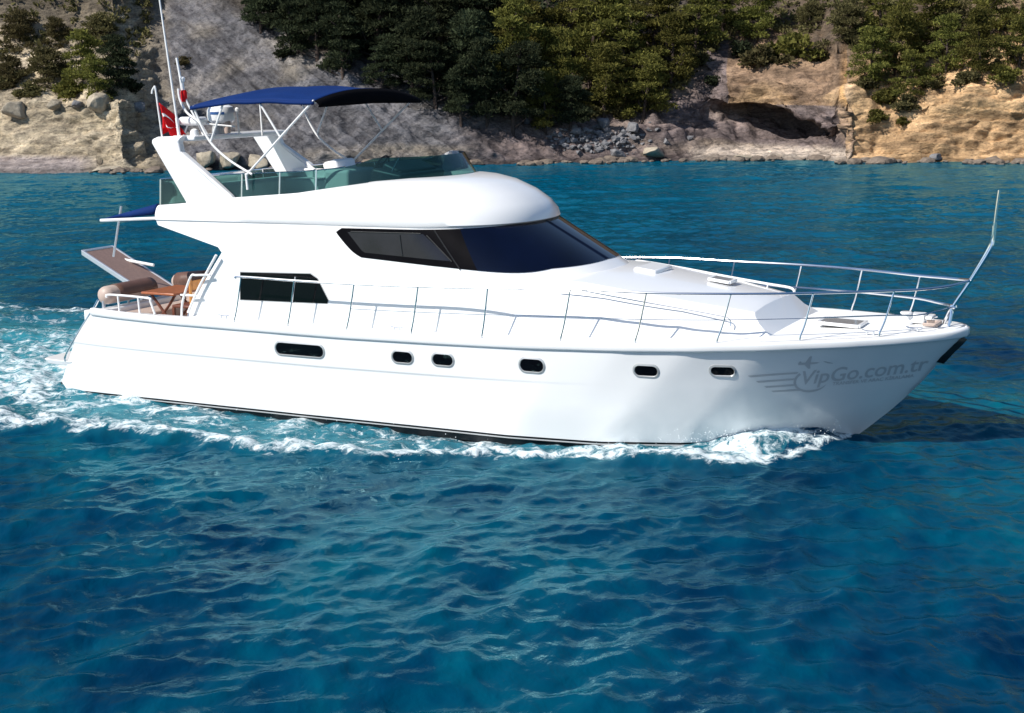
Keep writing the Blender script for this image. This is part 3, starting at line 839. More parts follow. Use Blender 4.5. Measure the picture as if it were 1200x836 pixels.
fly_o = part(mb, 'flybridge', MAT['gelcoat'], weld=True, ang=48)
# tinted acrylic round the flybridge
def topz(X): return float(np.interp(X, [1.9, 3.46, 4.9, 5.6, 5.95, 6.25, 6.6, 7.3], [3.74, 3.86, 3.93, 3.99, 4.06, 4.16, 4.17, 4.17]))
tl = [t for t in taus if t > 0.0]
r0, r1, r2 = [], [], []
for t in [0.0] + tl:
    p = fly(0, t)
    p = Vector((p.x - .05 * (t > 1.3), p.y * .97, p.z - .01))
    lean = .30 * float(smooth(1.2, 2.0, t))
    q = Vector((p.x - lean, p.y * .975, topz(p.x)))
    r0.append(p); r1.append(p.lerp(q, .5)); r2.append(q)
mb = MB(); mb.grid([r0, r1, r2]); mb.mirror()
mb.grid([[r[0], (r[0].x, -r[0].y, r[0].z)] for r in (r0, r1, r2)])
screen = part(mb, 'fly_windscreen', MAT['acrylic'], fly_o, weld=True, ang=60)
mb = MB()
mb.tube([q + Vector((0, 0, .005)) for q in r2[:22]], .012, 6, spline=False)
mb.tube([Vector((q.x, -q.y, q.z + .005)) for q in r2[:22]], .012, 6, spline=False)
mb.tube([r2[0], (r2[0].x, -r2[0].y, r2[0].z)], .012, 6)
for i in (0, 9, 13, 17):
    for sgn in (1, -1):
        mb.tube([(r0[i].x, sgn * r0[i].y, r0[i].z), (r2[i].x, sgn * r2[i].y, r2[i].z)], .014, 6)
part(mb, 'screen_rail', MAT['steel'], fly_o)
# seats, helm console, wheel on the flybridge
mb = MB()
mb.box((4.1, 1.05, 3.42), (2.6, .62, .44)); mb.box((4.1, 1.36, 3.66), (2.6, .14, .26)); mb.box((2.75, .35, 3.42), (.6, 2.0, .44))
part(mb, 'fly_seat', MAT['white'], fly_o, bevel=.05)
mb = MB()
mb.box((5.25, -.5, 3.55), (.5, .9, .78)); mb.box((5.05, -.5, 3.95), (.30, .62, .26), Matrix.Rotation(R(-14), 3, 'Y'))
part(mb, 'helm_seat', MAT['white'], fly_o, bevel=.06)
mb = MB()
mb.box((6.15, -.15, 3.60), (.60, 1.5, .66), Matrix.Rotation(R(10), 3, 'Y')); mb.box((6.22, -.15, 3.93), (.4, 1.2, .14), Matrix.Rotation(R(22), 3, 'Y'))
part(mb, 'helm_console', MAT['bluelens'], fly_o, bevel=.05)
mb = MB()
cw = Vector((5.82, -.4, 3.98)); rt = Matrix.Rotation(R(-62), 3, 'Y')
ringp = [cw + rt @ Vector((.19 * math.cos(a), .19 * math.sin(a), 0)) for a in np.linspace(0, 2 * math.pi, 25)]
mb.tube(ringp, .016, 6, spline=False)
for a in (0.5, 2.6, 4.7): mb.tube([cw, cw + rt @ Vector((.19 * math.cos(a), .19 * math.sin(a), 0))], .012, 6)
mb.tube([cw, (6.05, -.4, 3.9)], .02, 6)
part(mb, 'steering_wheel', MAT['rubber'], fly_o)
mb = MB()
mb.tube([(6.25, -.80, 3.90), (6.40, -.80, 4.14)], .012, 6)
part(mb, 'throttle_lever', MAT['steel'], fly_o)

# ---- radar arch
mb = MB()
for sgn in (1, -1):
    out = [U(224, 249, 'Y', -1.60), U(177, 168, 'Y', -1.56), U(177.5, 163.5, 'Y', -1.55), U(184, 160.5, 'Y', -1.54), U(214, 159.5, 'Y', -1.52), U(208.5, 167, 'Y', -1.55), U(211, 178, 'Y', -1.58), U(240, 203, 'Y', -1.64), U(270, 229, 'Y', -1.63), U(285, 246, 'Y', -1.60)]
    th = .16
    A_ = [Vector((x, y * sgn, z)) for x, y, z in out]; B_ = [Vector((x, (y + th) * sgn, z)) for x, y, z in out]
    n = len(out)
    mb.add(A_ + B_, [tuple(range(n)), tuple(range(n, 2 * n))[::-1]] + [(i, (i + 1) % n, n + (i + 1) % n, n + i) for i in range(n)])
mb.box((2.44, 0, 4.455), (.50, 2.80, .09))
arch = part(mb, 'radar_arch', MAT['gelcoat'], sm=False, bevel=.035)
mb = MB()
mb.lathe((2.55, -.55, 4.50), [(.11, 0), (.10, .10), (.07, .20), (.09, .26)], 16)
part(mb, 'radar_pedestal', MAT['greyplastic'], arch)
mb = MB()
c_ = U(259, 133, 'Y', -.55)
mb.lathe((c_.x, -.55, c_.z), [(.05, -.17), (.19, -.16), (.235, -.12), (.25, -.03), (.245, .05), (.215, .11), (.14, .15), (.03, .165)], 28)
dome = part(mb, 'radar_dome', MAT['gelcoat'], arch)
mb = MB()
for k in range(5):
    a = R(-75 + k * 9)
mb.grid([[(c_.x + .254 * math.cos(R(a)), -.55 + .254 * math.sin(R(a)), c_.z + h) for a in range(-100, -39, 6)] for h in (-.015, .03)])
part(mb, 'radar_label', MAT['bluedecal'], dome)
mb = MB(); p = U(264, 148, 'Y', -.5); mb.lathe((p.x + .12, -.6, p.z - .12), [(.05, 0), (.06, .05), (.06, .2), (.03, .26)], 12)
mb.tube([(p.x - .12, -.45, 4.50), (p.x - .10, -.45, 4.66)], .05, 10)
part(mb, 'horn', MAT['vinyl'], arch)
mb = MB(); p = U(226, 142, 'Y', -1.0)
pr = [(.0, -.055), (.05, -.05), (.07, 0), (.05, .05), (.0, .055)]
mb.box((p.x, -1.0, p.z), (.46, .30, .15))
part(mb, 'satellite_panel', MAT['gelcoat'], arch, bevel=.06)
mb = MB(); q1 = U(215, 156, 'Y', -1.05)
mb.tube([(p.x - .12, -1.0, p.z - .07), (q1.x, -1.05, 4.48)], .015, 6); part(mb, 'panel_bracket', MAT['whitetube'], arch); mb = MB(); mb.tube([(p.x + .12, -1.0, p.z - .07), (p.x + .22, -1.0, 4.48)], .015, 6)
part(mb, 'panel_bracket', MAT['whitetube'], arch); mb = MB()
mb.tube([(p.x + .2, -.9, p.z - .05), (p.x + .75, -.8, p.z - .1)], .015, 6)
part(mb, 'panel_bracket', MAT['whitetube'], arch)
mb = MB(); p = U(228, 157, 'Y', -1.2); mb.lathe((p.x, -1.2, 4.495), [(.08, 0), (.08, .05), (.06, .10), (.02, .12)], 14)
part(mb, 'gps_puck', MAT['gelcoat'], arch)
b0 = U(210, 159, 'Y', -1.35); b1 = U(185, -14, 'Y', -1.35)
mb = MB(); mb.tube([(b0.x, -1.35, 4.47), b0.lerp(b1, .12)], .028, 8); mb.tube([b0.lerp(b1, .12), b0.lerp(b1, .55), b1], [.021, .014], 8, spline=False)
part(mb, 'whip_antenna', MAT['whitetube'], arch)
mb = MB(); pts = [U(207, 68, 'Y', -1.15), U(211, 90, 'Y', -1.15), U(214, 110, 'Y', -1.15)]
mb.tube(pts, .022, 8); mb.tube([U(209, 104, 'Y', -1.2), U(211, 117, 'Y', -1.2), U(219, 132, 'Y', -1.2), U(233, 143, 'Y', -1.2), U(243, 158, 'Y', -1.2)], .022, 8)
mb.tube([U(214, 96, 'Y', -1.15), U(218, 117, 'Y', -1.15), U(230, 140, 'Y', -1.15)], .018, 8)
part(mb, 'light_mast', MAT['whitetube'], arch)
mb = MB(); p = U(215.5, 112, 'Y', -1.15); mb.lathe((p.x, p.y, p.z - .11), [(.05, 0), (.055, .04), (.055, .17), (.04, .2)], 12)
part(mb, 'navigation_light', [MAT['red']], arch)
mb = MB(); p = U(214, 94, 'Y', -1.15); mb.lathe((p.x, p.y, p.z), [(.035, -.03), (.045, .03), (.02, .06)], 12)
part(mb, 'masthead_lamp', MAT['whitetube'], arch)
mb = MB()
for (x0, y0, x1, y1, yy) in ((278, 130, 280.5, 156, -.25),):
    mb.tube([U(x0, y0, 'Y', yy), U(x1, y1 + 2, 'Y', yy)], .018, 8); p = U(x0, y0, 'Y', yy); mb.lathe((p.x, p.y, p.z), [(.03, -.02), (.04, .03), (.02, .06)], 10)
part(mb, 'stub_aerial', MAT['whitetube'], arch); mb = MB()
for (x0, y0, x1, y1, yy) in ((304.5, 118, 307.5, 157, .45),):
    mb.tube([U(x0, y0, 'Y', yy), U(x1, y1 + 2, 'Y', yy)], .017, 8)
part(mb, 'stub_aerial', MAT['whitetube'], arch)
fp0, fp1 = U(190, 160, 'Y', -1.45), U(182, 104, 'Y', -1.45)
mb = MB(); fa = fp0 + Vector((0, 0, -.02))
mb.tube([fa, fa.lerp(fp1, .5), fp1, U(180.6, 102.5, 'Y', -1.45), U(178.5, 106, 'Y', -1.45), U(178, 110, 'Y', -1.45)], .016, 8)
part(mb, 'flag_pole', MAT['whitetube'], arch)

# ---- bimini
def bim(u, v):
    """u: 0 aft .. 1 front, v: -1 starboard .. 1 port"""
    x = 2.86 + u * 2.50
    ze = float(np.interp(u, [0, .12, .35, .62, .85, 1], [5.00, 5.05, 5.10, 5.115, 5.10, 5.085]))
    cr_ = float(np.interp(u, [0, .2, .5, 1], [.15, .20, .21, .18]))
    sag = -.022 * math.sin(u * math.pi * 3) ** 2
    return Vector((x - .03 * abs(v), v * 1.66, ze + cr_ * (1 - abs(v) ** 2.3) + sag * (1 - .5 * abs(v))))
nu, nv = 30, 24
top = [[bim(i / nu, -1 + 2 * j / nv) for j in range(nv + 1)] for i in range(nu + 1)]
mb = MB(); mb.grid(top)
sk = [[Vector((p.x, p.y * 1.004, p.z - d)) for p in [r[0] for r in top]] for d in (0, .06)]
mb.grid(sk); mb.grid([[Vector((p.x, -p.y, p.z)) for p in r] for r in sk])
bimini = part(mb, 'bimini', MAT['canvas'], solid=.014, ang=70)
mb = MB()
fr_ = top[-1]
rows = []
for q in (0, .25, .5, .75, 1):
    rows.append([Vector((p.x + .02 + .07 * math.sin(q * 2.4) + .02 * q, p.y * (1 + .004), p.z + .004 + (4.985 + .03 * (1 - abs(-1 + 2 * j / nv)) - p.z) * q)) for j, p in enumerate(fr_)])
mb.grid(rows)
part(mb, 'front_flap', MAT['canvasshade'], bimini, 'front flap of the canopy with its shade coloured black', solid=.012, ang=70)
mb = MB()
for sgn in (1, -1):
    Y = 1.62 * sgn
    base = (3.92, Y, rimz(3.92) + .28)
    mb = MB(); mb.tube([(3.90, Y, 3.86), (5.32, Y * 1.015, 5.10)], .020, 8)
    part(mb, 'canopy_strut', MAT['whitetube'], bimini); mb = MB()
    mb.tube([(4.02, Y, 3.88), (3.55, Y, 4.12), (3.18, Y, 4.42), (2.95, Y, 4.82), (2.89, Y * 1.015, 5.02)], .020, 8)
    mb.tube([(3.20, Y, 4.42), (3.50, Y, 5.07)], .018, 8)
    part(mb, 'canopy_strut', MAT['whitetube'], bimini)
    mb = MB(); mb.tube([(4.62, Y, 4.50), (4.20, Y, 5.11)], .018, 8); part(mb, 'canopy_strut', MAT['whitetube'], bimini)
    mb = MB(); mb.tube([(3.92, Y, 3.62), (3.90, Y, 3.9)], .022, 8); part(mb, 'strut_foot', MAT['whitetube'], bimini)
for u in (0.0, .52, 1.0):
    mb = MB(); mb.tube([bim(u, v) - Vector((0, 0, .03)) for v in np.linspace(-.98, .98, 15)], .018, 8)
    part(mb, 'canopy_bow', MAT['whitetube'], bimini)
# ---- awning boom and ladder pole at the after end of the flybridge
mb = MB(); mb.tube([U(118, 258.5, 'Y', -1.3), U(184, 256, 'Y', -1.3)], .028, 8)
boom = part(mb, 'awning_boom', MAT['whitetube'])
a, b = U(124, 257, 'Y', -1.2), U(184, 250, 'Y', -1.2)
mb = MB(); rows = []
for i in range(13):
    q = i / 12; p = a.lerp(b, q); hh = .02 + .14 * q
    rows.append([(p.x, p.y - .02, p.z - .02), (p.x, p.y - .03, p.z + hh * .5), (p.x, p.y + .02, p.z + hh), (p.x, p.y + .9, p.z + hh * 1.02), (p.x, p.y + .92, p.z - .02)])
mb.grid(rows)
part(mb, 'rolled_awning', MAT['canvas'], boom, ang=60, solid=.01)
mb = MB(); mb.tube([U(142, 242, 'Y', .1), U(133, 301, 'Y', .1)], .022, 8); mb.lathe(tuple(U(142, 252, 'Y', .1)), [(.03, -.02), (.04, 0), (.03, .02)], 10)
part(mb, 'davit_pole', MAT['alu'])
mb = MB(); mb.tube([U(140, 303.5, 'Y', .9), U(180, 311, 'Y', .9)], .03, 8)
part(mb, 'gangway_handrail', MAT['whitetube'])
# ---- gangway raised over the stern
g0, g1 = U(95, 293, 'Y', .15), U(168, 341, 'Y', .15)
h0 = U(131, 296, 'Y', .75); 
dirv = (g0 - g1)
mb = MB()
wy = .92
def gp(t, y, dz=0): 
    p = g1 + dirv * t
    return Vector((p.x, .15 + y, p.z + dz))
for y0, y1 in ((0, .05), (wy - .05, wy)):
    mb.add([gp(-.05, y0), gp(1, y0), gp(1, y1), gp(-.05, y1), gp(-.05, y0, -.10), gp(1, y0, -.10), gp(1, y1, -.10), gp(-.05, y1, -.10)],
           [(0, 1, 2, 3), (4, 5, 6, 7), (0, 1, 5, 4), (1, 2, 6, 5), (2, 3, 7, 6), (3, 0, 4, 7)])
mb.add([gp(.97, .05), gp(1, .05), gp(1, wy - .05), gp(.97, wy - .05), gp(.97, .05, -.08), gp(1, .05, -.08), gp(1, wy - .05, -.08), gp(.97, wy - .05, -.08)], [(0, 1, 2, 3), (4, 5, 6, 7), (0, 1, 5, 4), (1, 2, 6, 5), (2, 3, 7, 6), (3, 0, 4, 7)])
gang = part(mb, 'gangway', MAT['alu'], sm=False, bevel=.008)
mb = MB()
mb.add([gp(-.05, .051, -.02), gp(.97, .051, -.02), gp(.97, wy - .051, -.02), gp(-.05, wy - .051, -.02), gp(-.05, .051, -.06), gp(.97, .051, -.06), gp(.97, wy - .051, -.06), gp(-.05, wy - .051, -.06)],
       [(0, 1, 2, 3), (4, 5, 6, 7), (0, 1, 5, 4), (1, 2, 6, 5), (2, 3, 7, 6), (3, 0, 4, 7)])
part(mb, 'gangway_tread', MAT['tread'], gang, sm=False)

# ---- cockpit seating
def roll(p0, p1, r, ztop):
    """bolster with rounded ends between two points"""
    mb = MB(); d = (p1 - p0); L = d.length; t = d.normalized(); sd = Vector((t.y, -t.x, 0))
    rows = []
    for q, k in ((-.10, .0), (-.095, .35), (-.07, .68), (-.03, .9), (.02, 1), (L * .5, 1.0), (L - .02, 1), (L + .03, .9), (L + .07, .68), (L + .095, .35), (L + .10, 0)):
        c = p0 + t * q
        rows.append([c + sd * math.cos(a) * r * 1.05 * max(k, .01) + Vector((0, 0, math.sin(a) * r * max(k, .01))) for a in np.linspace(0, 2 * math.pi, 19)[:-1]])
    vs = [p for r_ in rows for p in r_]; n = 18; fs = []; mi = []
    for i in range(len(rows) - 1):
        for k in range(n):
            fs.append((i * n + k, i * n + (k + 1) % n, (i + 1) * n + (k + 1) % n, (i + 1) * n + k))
    mb.add(vs, fs); return mb
seat = MB()
seat.box((1.30, -.45, 1.24), (.55, 2.6, .26)); 
sofa = part(seat, 'cockpit_sofa', MAT['vinyl'], bevel=.06)
bk = roll(Vector((.74, -1.66, 1.66)), Vector((.74, -.45, 1.66)), .165, 0)
part(bk, 'backrest', MAT['vinyl'], sofa)
mb = MB()
rows = []
for k in range(9):
    y = -1.45 + 1.02 * k / 8
    rows.append([(.74 + .178 * math.cos(a), y, 1.66 + .172 * math.sin(a)) for a in np.linspace(R(-8), R(108), 9)])
mb.grid(rows)
part(mb, 'backrest_cover', MAT['brownvinyl'], sofa, solid=.012)
mb = MB()
for x, y in ((.66, -1.62), (.78, -1.1), (.80, -1.80), (.66, -.6)):
    mb = MB(); mb.tube([(x, y, 1.42), (x, y, 1.58)], .022, 8)
    part(mb, 'backrest_post', MAT['alu'], sofa)
q0, q1_ = U(208, 329, 'Y', .30), U(246, 326, 'Y', .30)
mb = roll(q0, q1_, .14, 0)
bk2 = part(mb, 'side_backrest', MAT['vinyl'], sofa)
mb = MB(); rows = []
for k in range(5):
    p = q0.lerp(q1_, (k + .1) / 4.2)
    rows.append([(p.x, p.y + .152 * math.cos(a), p.z + .15 * math.sin(a)) for a in np.linspace(R(60), R(235), 9)])
mb.grid(rows); part(mb, 'side_backrest_cover', MAT['brownvinyl'], bk2, solid=.012)
mb = MB(); mb.box(((q0.x + q1_.x) / 2, .42, 1.36), (q1_.x - q0.x + .1, .42, .49)); part(mb, 'side_seat', MAT['vinyl'], sofa, bevel=.05)

# ---- portholes in the hull side
def on_hull(X, Z, sgn=-1):
    h = hb_bvh.ray_cast(Vector((X, sgn * 6, Z)), Vector((0, -sgn, 0)))
    return h[0], (h[1] if h[1].y * sgn > 0 else -h[1])
def porthole(X, Z, w, h, rad):
    def ring(k, off):
        pts = []
        W_, H_ = w / 2 + k, h / 2 + k; r_ = min(rad + k, H_ * .999)
        for cx, cz, a0 in ((W_ - r_, H_ - r_, 0), (-W_ + r_, H_ - r_, 90), (-W_ + r_, -H_ + r_, 180), (W_ - r_, -H_ + r_, 270)):
            for j in range(7):
                a = R(a0 + j * 15)
                q, n_ = on_hull(X + cx + r_ * math.cos(a), Z + cz + r_ * math.sin(a))
                pts.append(q + n_ * off)
        return pts
    mb = MB()
    A_, B_, C_, D_ = ring(.040, -.01), ring(.035, .008), ring(.010, .018), ring(0.0, .004)
    for a, b in ((A_, B_), (B_, C_), (C_, D_)): mb.grid([a + a[:1], b + b[:1]])
    o = part(mb, 'porthole', MAT['gelframe'], ang=60)
    mb = MB(); g = ring(.002, .006); mb.add(g, [tuple(range(len(g)))])
    part(mb, 'porthole_glass', MAT['glass'], o, sm=False)
MAT['gelframe'] = plain('brushed_porthole_rim', (0.50, 0.50, 0.50), 0.3, 0.5, 0.05, 8)
for X, Z, w, h in ((5.235, 1.068, .92, .185), (7.19, 1.085, .345, .165), (7.92, 1.095, .345, .165), (9.46, 1.118, .375, .185), (11.27, 1.148, .335, .145), (12.365, 1.182, .315, .125)):
    porthole(X, Z, w, h, min(.085, h * .47))

# ---- lettering and emblem on the bow
def hull_seen(px, py):
    o, d = ray(px, py); O = Vector(to_boat(o)); Dv = Vector(to_boat(o + d)) - O
    return hb_bvh.ray_cast(O, Dv.normalized())[0]
corners = [hull_seen(*q) for q in ((876, 462), (1060, 447.25), (1060, 420.25), (876, 435))]     # the decal's corners on the plating
def decal_xy(u, v):
    """u 0..1 along the decal, v 0..1 upwards -> (X, Z) on the plating"""
    a = corners[0].lerp(corners[1], u); b = corners[3].lerp(corners[2], u)
    p = a.lerp(b, v); return p.x, p.z
def to_hull(V, off=.004):
    out = []
    for u, v in V:
        X, Z = decal_xy(u, v); q, n_ = on_hull(X, Z)
        out.append(q + n_ * off if q is not None else Vector((X, -.5, Z)))
    return out
def text_mesh(body, shear=0.0, bold=0.0, ext=0):
    cu = bpy.data.curves.new('lettering_curve', 'FONT'); cu.body = body; cu.size = 1.0; cu.shear = shear; cu.offset = bold; cu.resolution_u = 4
    to = bpy.data.objects.new('lettering_tmp', cu); C.objects.link(to)
    dg = bpy.context.evaluated_depsgraph_get()
    me = bpy.data.meshes.new_from_object(to.evaluated_get(dg))
    bpy.data.objects.remove(to); bpy.data.curves.remove(cu)
    bm = bmesh.new(); bm.from_mesh(me); bpy.data.meshes.remove(me)
    bmesh.ops.triangulate(bm, faces=bm.faces)
    V = [(v.co.x, v.co.y) for v in bm.verts]; F = [tuple(v.index for v in f.verts) for f in bm.faces]
    bm.free(); return V, F
def pxuv(px, py):
    """decal coordinates of a photograph pixel"""
    u = (px - 876) / 184.0
    return u, ((462 - 14.75 * u) - py) / 27.0
def put_text(mb, body, x0, y0, x1, y1, hpx, shear, bold):
    V, F = text_mesh(body, shear, bold)
    xs = [v[0] for v in V]; mn, mx = min(xs), max(xs); capm = .70
    out = []
    for x, y in V:
        q = (x - mn) / (mx - mn)
        out.append(pxuv(x0 + (x1 - x0) * q, y0 + (y1 - y0) * q - y / capm * hpx))
    mb.add(to_hull(out), F)
logo = MB()
put_text(logo, 'VipGo.com.tr', 942, 449.5, 1087, 434, 15.5, .28, .012)
put_text(logo, 'TRANSFER VE ARAÇ KİRALAMA', 977, 450.5, 1070, 442.2, 3.6, .2, .02)
def strip(poly):
    # thin polygon band between two pixel polylines
    a, b = poly
    A_ = to_hull([pxuv(*p) for p in a]); B_ = to_hull([pxuv(*p) for p in b]); logo.grid([A_, B_])
lin = lambda p, q, n=6: [(p[0] + (q[0] - p[0]) * i / n, p[1] + (q[1] - p[1]) * i / n) for i in range(n + 1)]
strip((lin((876, 440.3), (937, 435.2)), lin((880, 442.2), (935, 437.2))))
strip((lin((886, 446.6), (932, 442.6)), lin((889, 448.4), (931, 444.6))))
strip((lin((896, 452.4), (931, 449.4)), lin((899, 454.2), (932, 451.4))))
strip((lin((904, 457.6), (937, 455.0)), lin((907, 459.2), (940, 457.0))))
arc_o, arc_i = [], []
for i in range(25):
    a = R(205 - 185 * i / 24) if False else R(130 + 205 * i / 24)
    w_ = 1.0 if i < 18 else 1 - (i - 18) / 7
    arc_o.append((951 + 20 * math.cos(a), 445.5 - 13.2 * math.sin(a) - (math.cos(a) * 1.6)))
    arc_i.append((951 + (20 - 3.0 * w_) * math.cos(a), 445.5 - (13.2 - 2.4 * w_) * math.sin(a) - (math.cos(a) * 1.6)))
strip((arc_o, arc_i))
# small aeroplane above the letters and its dash
def poly(pts):
    logo.add(to_hull([pxuv(*p) for p in pts]), [tuple(range(len(pts)))])
poly([(936, 425.6), (942, 424.4), (958, 423.6), (962, 424.0), (958, 425.4), (944, 427.0), (937, 427.2)])
poly([(945, 424.3), (950.5, 417.0), (953, 417.0), (951.5, 424.0)])
poly([(944, 426.9), (951.0, 426.4), (951.0, 431.0), (948.6, 431.2)])
poly([(936.5, 425.6), (938.5, 422.8), (940, 422.8), (940.8, 425.0)])
poly([(966, 422.6), (969, 422.4), (977, 424.2), (978, 425.2), (972, 424.8)])
part(logo, 'bow_lettering', MAT['decal'], hull, 'grey lettering with a winged ring and small aeroplane', sm=False)

# ---- guard rails
def rail_y(X): return hbeam(min(X, 15.2)) - .075
ST = [(4.07, 2.21, 3.90), (5.14, 2.20, 4.99), (6.29, 2.20, 6.13), (7.47, 2.22, 7.33), (8.70, 2.26, 8.59), (10.08, 2.315, 9.92), (11.27, 2.31, 11.11), (12.49, 2.33, 12.31), (13.59, 2.35, 13.43), (14.62, 2.365, 14.45)]
for sgn in (-1, 1):
    mb = MB()
    pts = [(x, sgn * (rail_y(x) - .0), z) for x, z, _ in ST]
    pts = [(3.95, sgn * (rail_y(4)), 2.18)] + pts + [(15.0, sgn * .66, 2.38), (15.3, sgn * .38, 2.405), (15.52, sgn * .06, 2.45)]
    mb.tube(pts, .0185 if sgn < 0 else .023, 8)
    rail = part(mb, 'guard_rail', MAT['steel'])
    mid = []
    for x, z, xb in ST[1:]:
        q = .5 if x > 5.2 else .5
        xm = x + (xb - x) * .53; mid.append((xm, sgn * (rail_y(xm)), z * .47 + .53 * (deck_z(xb, 9))))
    mb = MB(); mb.tube(mid[1:8] , .006 if sgn < 0 else .016, 6)
    mb.tube(mid[7:] + [(14.95, sgn * .64, 2.0), (15.29, sgn * .05, 2.05)], .011 if sgn < 0 else .022, 6)
    part(mb, 'mid_rail', MAT['steel'], rail)
    for x, z, xb in ST:
        mb = MB(); zb_ = deck_z(xb, 9) - .03
        mb.tube([(x, sgn * rail_y(x), z), (x + (xb - x) * .62, sgn * rail_y(xb + .06), zb_ + (z - zb_) * .38), (xb, sgn * (rail_y(xb)), zb_ + .08), (xb, sgn * (rail_y(xb)), zb_)], .0135, 7)
        mb.lathe((xb, sgn * rail_y(xb), zb_), [(.03, 0), (.03, .025), (.016, .04)], 8)
        part(mb, 'stanchion', MAT['steel'], rail)
# cockpit and boarding gate rails
mb = MB()
zc = 1.45
mb.tube([(1.05, -1.98, 1.68), (1.12, -1.98, 1.735), (1.95, -1.98, 1.72), (2.02, -1.98, 1.66), (2.1, -1.98, zc)], .02)
for x in (1.30, 1.75): mb.tube([(x, -1.98, 1.72), (x + .02, -1.98, zc - .02)], .018)
part(mb, 'cockpit_rail', MAT['whitetube']); mb = MB()
mb.tube([(2.62, -1.9, 1.44), (2.66, -1.9, 1.7), (2.85, -1.9, 2.12), (2.98, -1.9, 2.16), (3.25, -1.86, 2.17)], .02)
mb.tube([(2.62, -1.9, 1.80), (3.0, -1.87, 1.80)], .018)
mb.tube([(3.38, -1.85, 2.52), (3.0, -1.87, 1.95), (2.76, -1.9, 1.50)], .022)
part(mb, 'cockpit_rail', MAT['whitetube']); mb = MB()
mb.tube([(1.05, 1.98, 1.68), (1.12, 1.98, 1.735), (1.95, 1.98, 1.72), (2.02, 1.98, 1.66), (2.1, 1.98, zc)], .02)
part(mb, 'cockpit_rail', MAT['whitetube'])
# handrails on the coach roof
mb = MB()
mb.tube([(9.6, -1.72, 2.30), (11.0, -1.56, 2.10), (12.1, -1.36, 1.93), (12.3, -1.33, 1.88), (12.34, -1.36, 1.78)], .009, 6)
part(mb, 'coach_roof_handrail', MAT['steel'], trunk_o)
mb = MB(); hp = [U(x, y, 'Y', yy) for x, y, yy in ((743, 313, 1.38), (745, 307.5, 1.38), (752, 306.5, 1.38), (800, 314.5, 1.34), (850, 324, 1.28), (900, 333, 1.18), (926, 337.5, 1.12), (931, 342, 1.11))]
mb.tube(hp, .022, 8)
for i in (3, 4, 5):
    p = hp[i]; zt = trunk(min(p.x, 12.5), 1)[1]
    mb.tube([p, (p.x - .02, p.y, min(zt - .08, p.z - .05))], .014, 6)
part(mb, 'coach_roof_handrail', MAT['whitetube'], trunk_o)
# ---- foredeck fittings
mb = MB(); p = U(762, 324, 'Y', .0)
mb.box((10.45, .35, 2.345), (.40, .80, .10), Matrix.Rotation(R(7), 3, 'Y'))
part(mb, 'deck_box', MAT['gelcoat'], trunk_o, bevel=.06)
def hatch(cx, cy, cz, lx, ly, tilt, parent):
    rt = Matrix.Rotation(R(tilt), 3, 'Y'); c = Vector((cx, cy, cz))
    mb = MB(); 
    for dx, dy, sx, sy in ((-lx / 2, 0, .05, ly), (lx / 2, 0, .05, ly), (0, -ly / 2, lx, .05), (0, ly / 2, lx, .05)):
        mb.box(c + rt @ Vector((dx, dy, 0)), (sx, sy, .05), rt)
    o = part(mb, 'hatch', MAT['gelcoat'], parent, bevel=.01)
    mb = MB(); mb.box(c + rt @ Vector((0, 0, .004)), (lx - .05, ly - .05, .035), rt); 
    q = part(mb, 'hatch_lens', MAT['lens'], parent)
hatch(11.62, .38, 2.225, .34, .34, 7, trunk_o)
hatch(13.72, -.25, deck_z(13.7, .2) + .05, .62, .50, 2, deck)
mb = MB()
mb.box((14.78, .10, 1.84), (.20, .24, .14)); mb.lathe((14.62, -.02, 1.74), [(.10, 0), (.10, .05), (.055, .08), (.055, .15), (.09, .17), (.09, .2)], 16)
mb.box((14.95, .12, 1.86), (.10, .30, .05))
part(mb, 'windlass', MAT['gelcoat'], deck, bevel=.015)
for X, Y in ((14.30, -.92), (14.85, -.55), (14.85, .55), (7.0, -2.0), (3.6, -2.0)):
    mb = MB(); z = deck_z(X, 9) + .02
    for dx in (-.05, .05): mb.tube([(X + dx, Y, z - .03), (X + dx, Y, z + .05)], .014, 6)
    mb.tube([(X - .12, Y, z + .065), (X - .05, Y, z + .05), (X + .05, Y, z + .05), (X + .12, Y, z + .065)], .013, 6)
    part(mb, 'cleat', MAT['steel'], deck)
mb = MB(); mb.box((15.02, -.25, 1.80), (.22, .04, .05)); mb.box((15.02, .05, 1.80), (.22, .04, .05)); mb.box((15.10, -.10, 1.80), (.06, .3, .05))
part(mb, 'bow_roller', MAT['vinyl'], deck, bevel=.01)
# bow staff: twin bent tube carrying the anchor light pole
mb = MB()
mb.tube([(15.26, -.10, 1.75), (15.28, -.05, 1.94), (15.30, -.025, 2.06), (15.54, -.025, 2.46), (15.78, -.02, 2.90), (15.82, 0, 3.06), (15.83, 0, 3.30)], .026, 8)
mb.tube([(15.14, .10, 1.75), (15.22, .06, 1.94), (15.29, .03, 2.06), (15.53, .03, 2.48), (15.76, .02, 2.93), (15.81, .0, 3.10), (15.82, 0, 3.26)], .024, 8)
mb.tube([(15.825, 0, 3.25), (15.845, 0, 3.5), (15.87, 0, 3.77)], .020, 8)
mb.lathe((15.29, 0, 2.02), [(.05, 0), (.06, .02), (.05, .06)], 10)
part(mb, 'bow_staff', MAT['steel'])
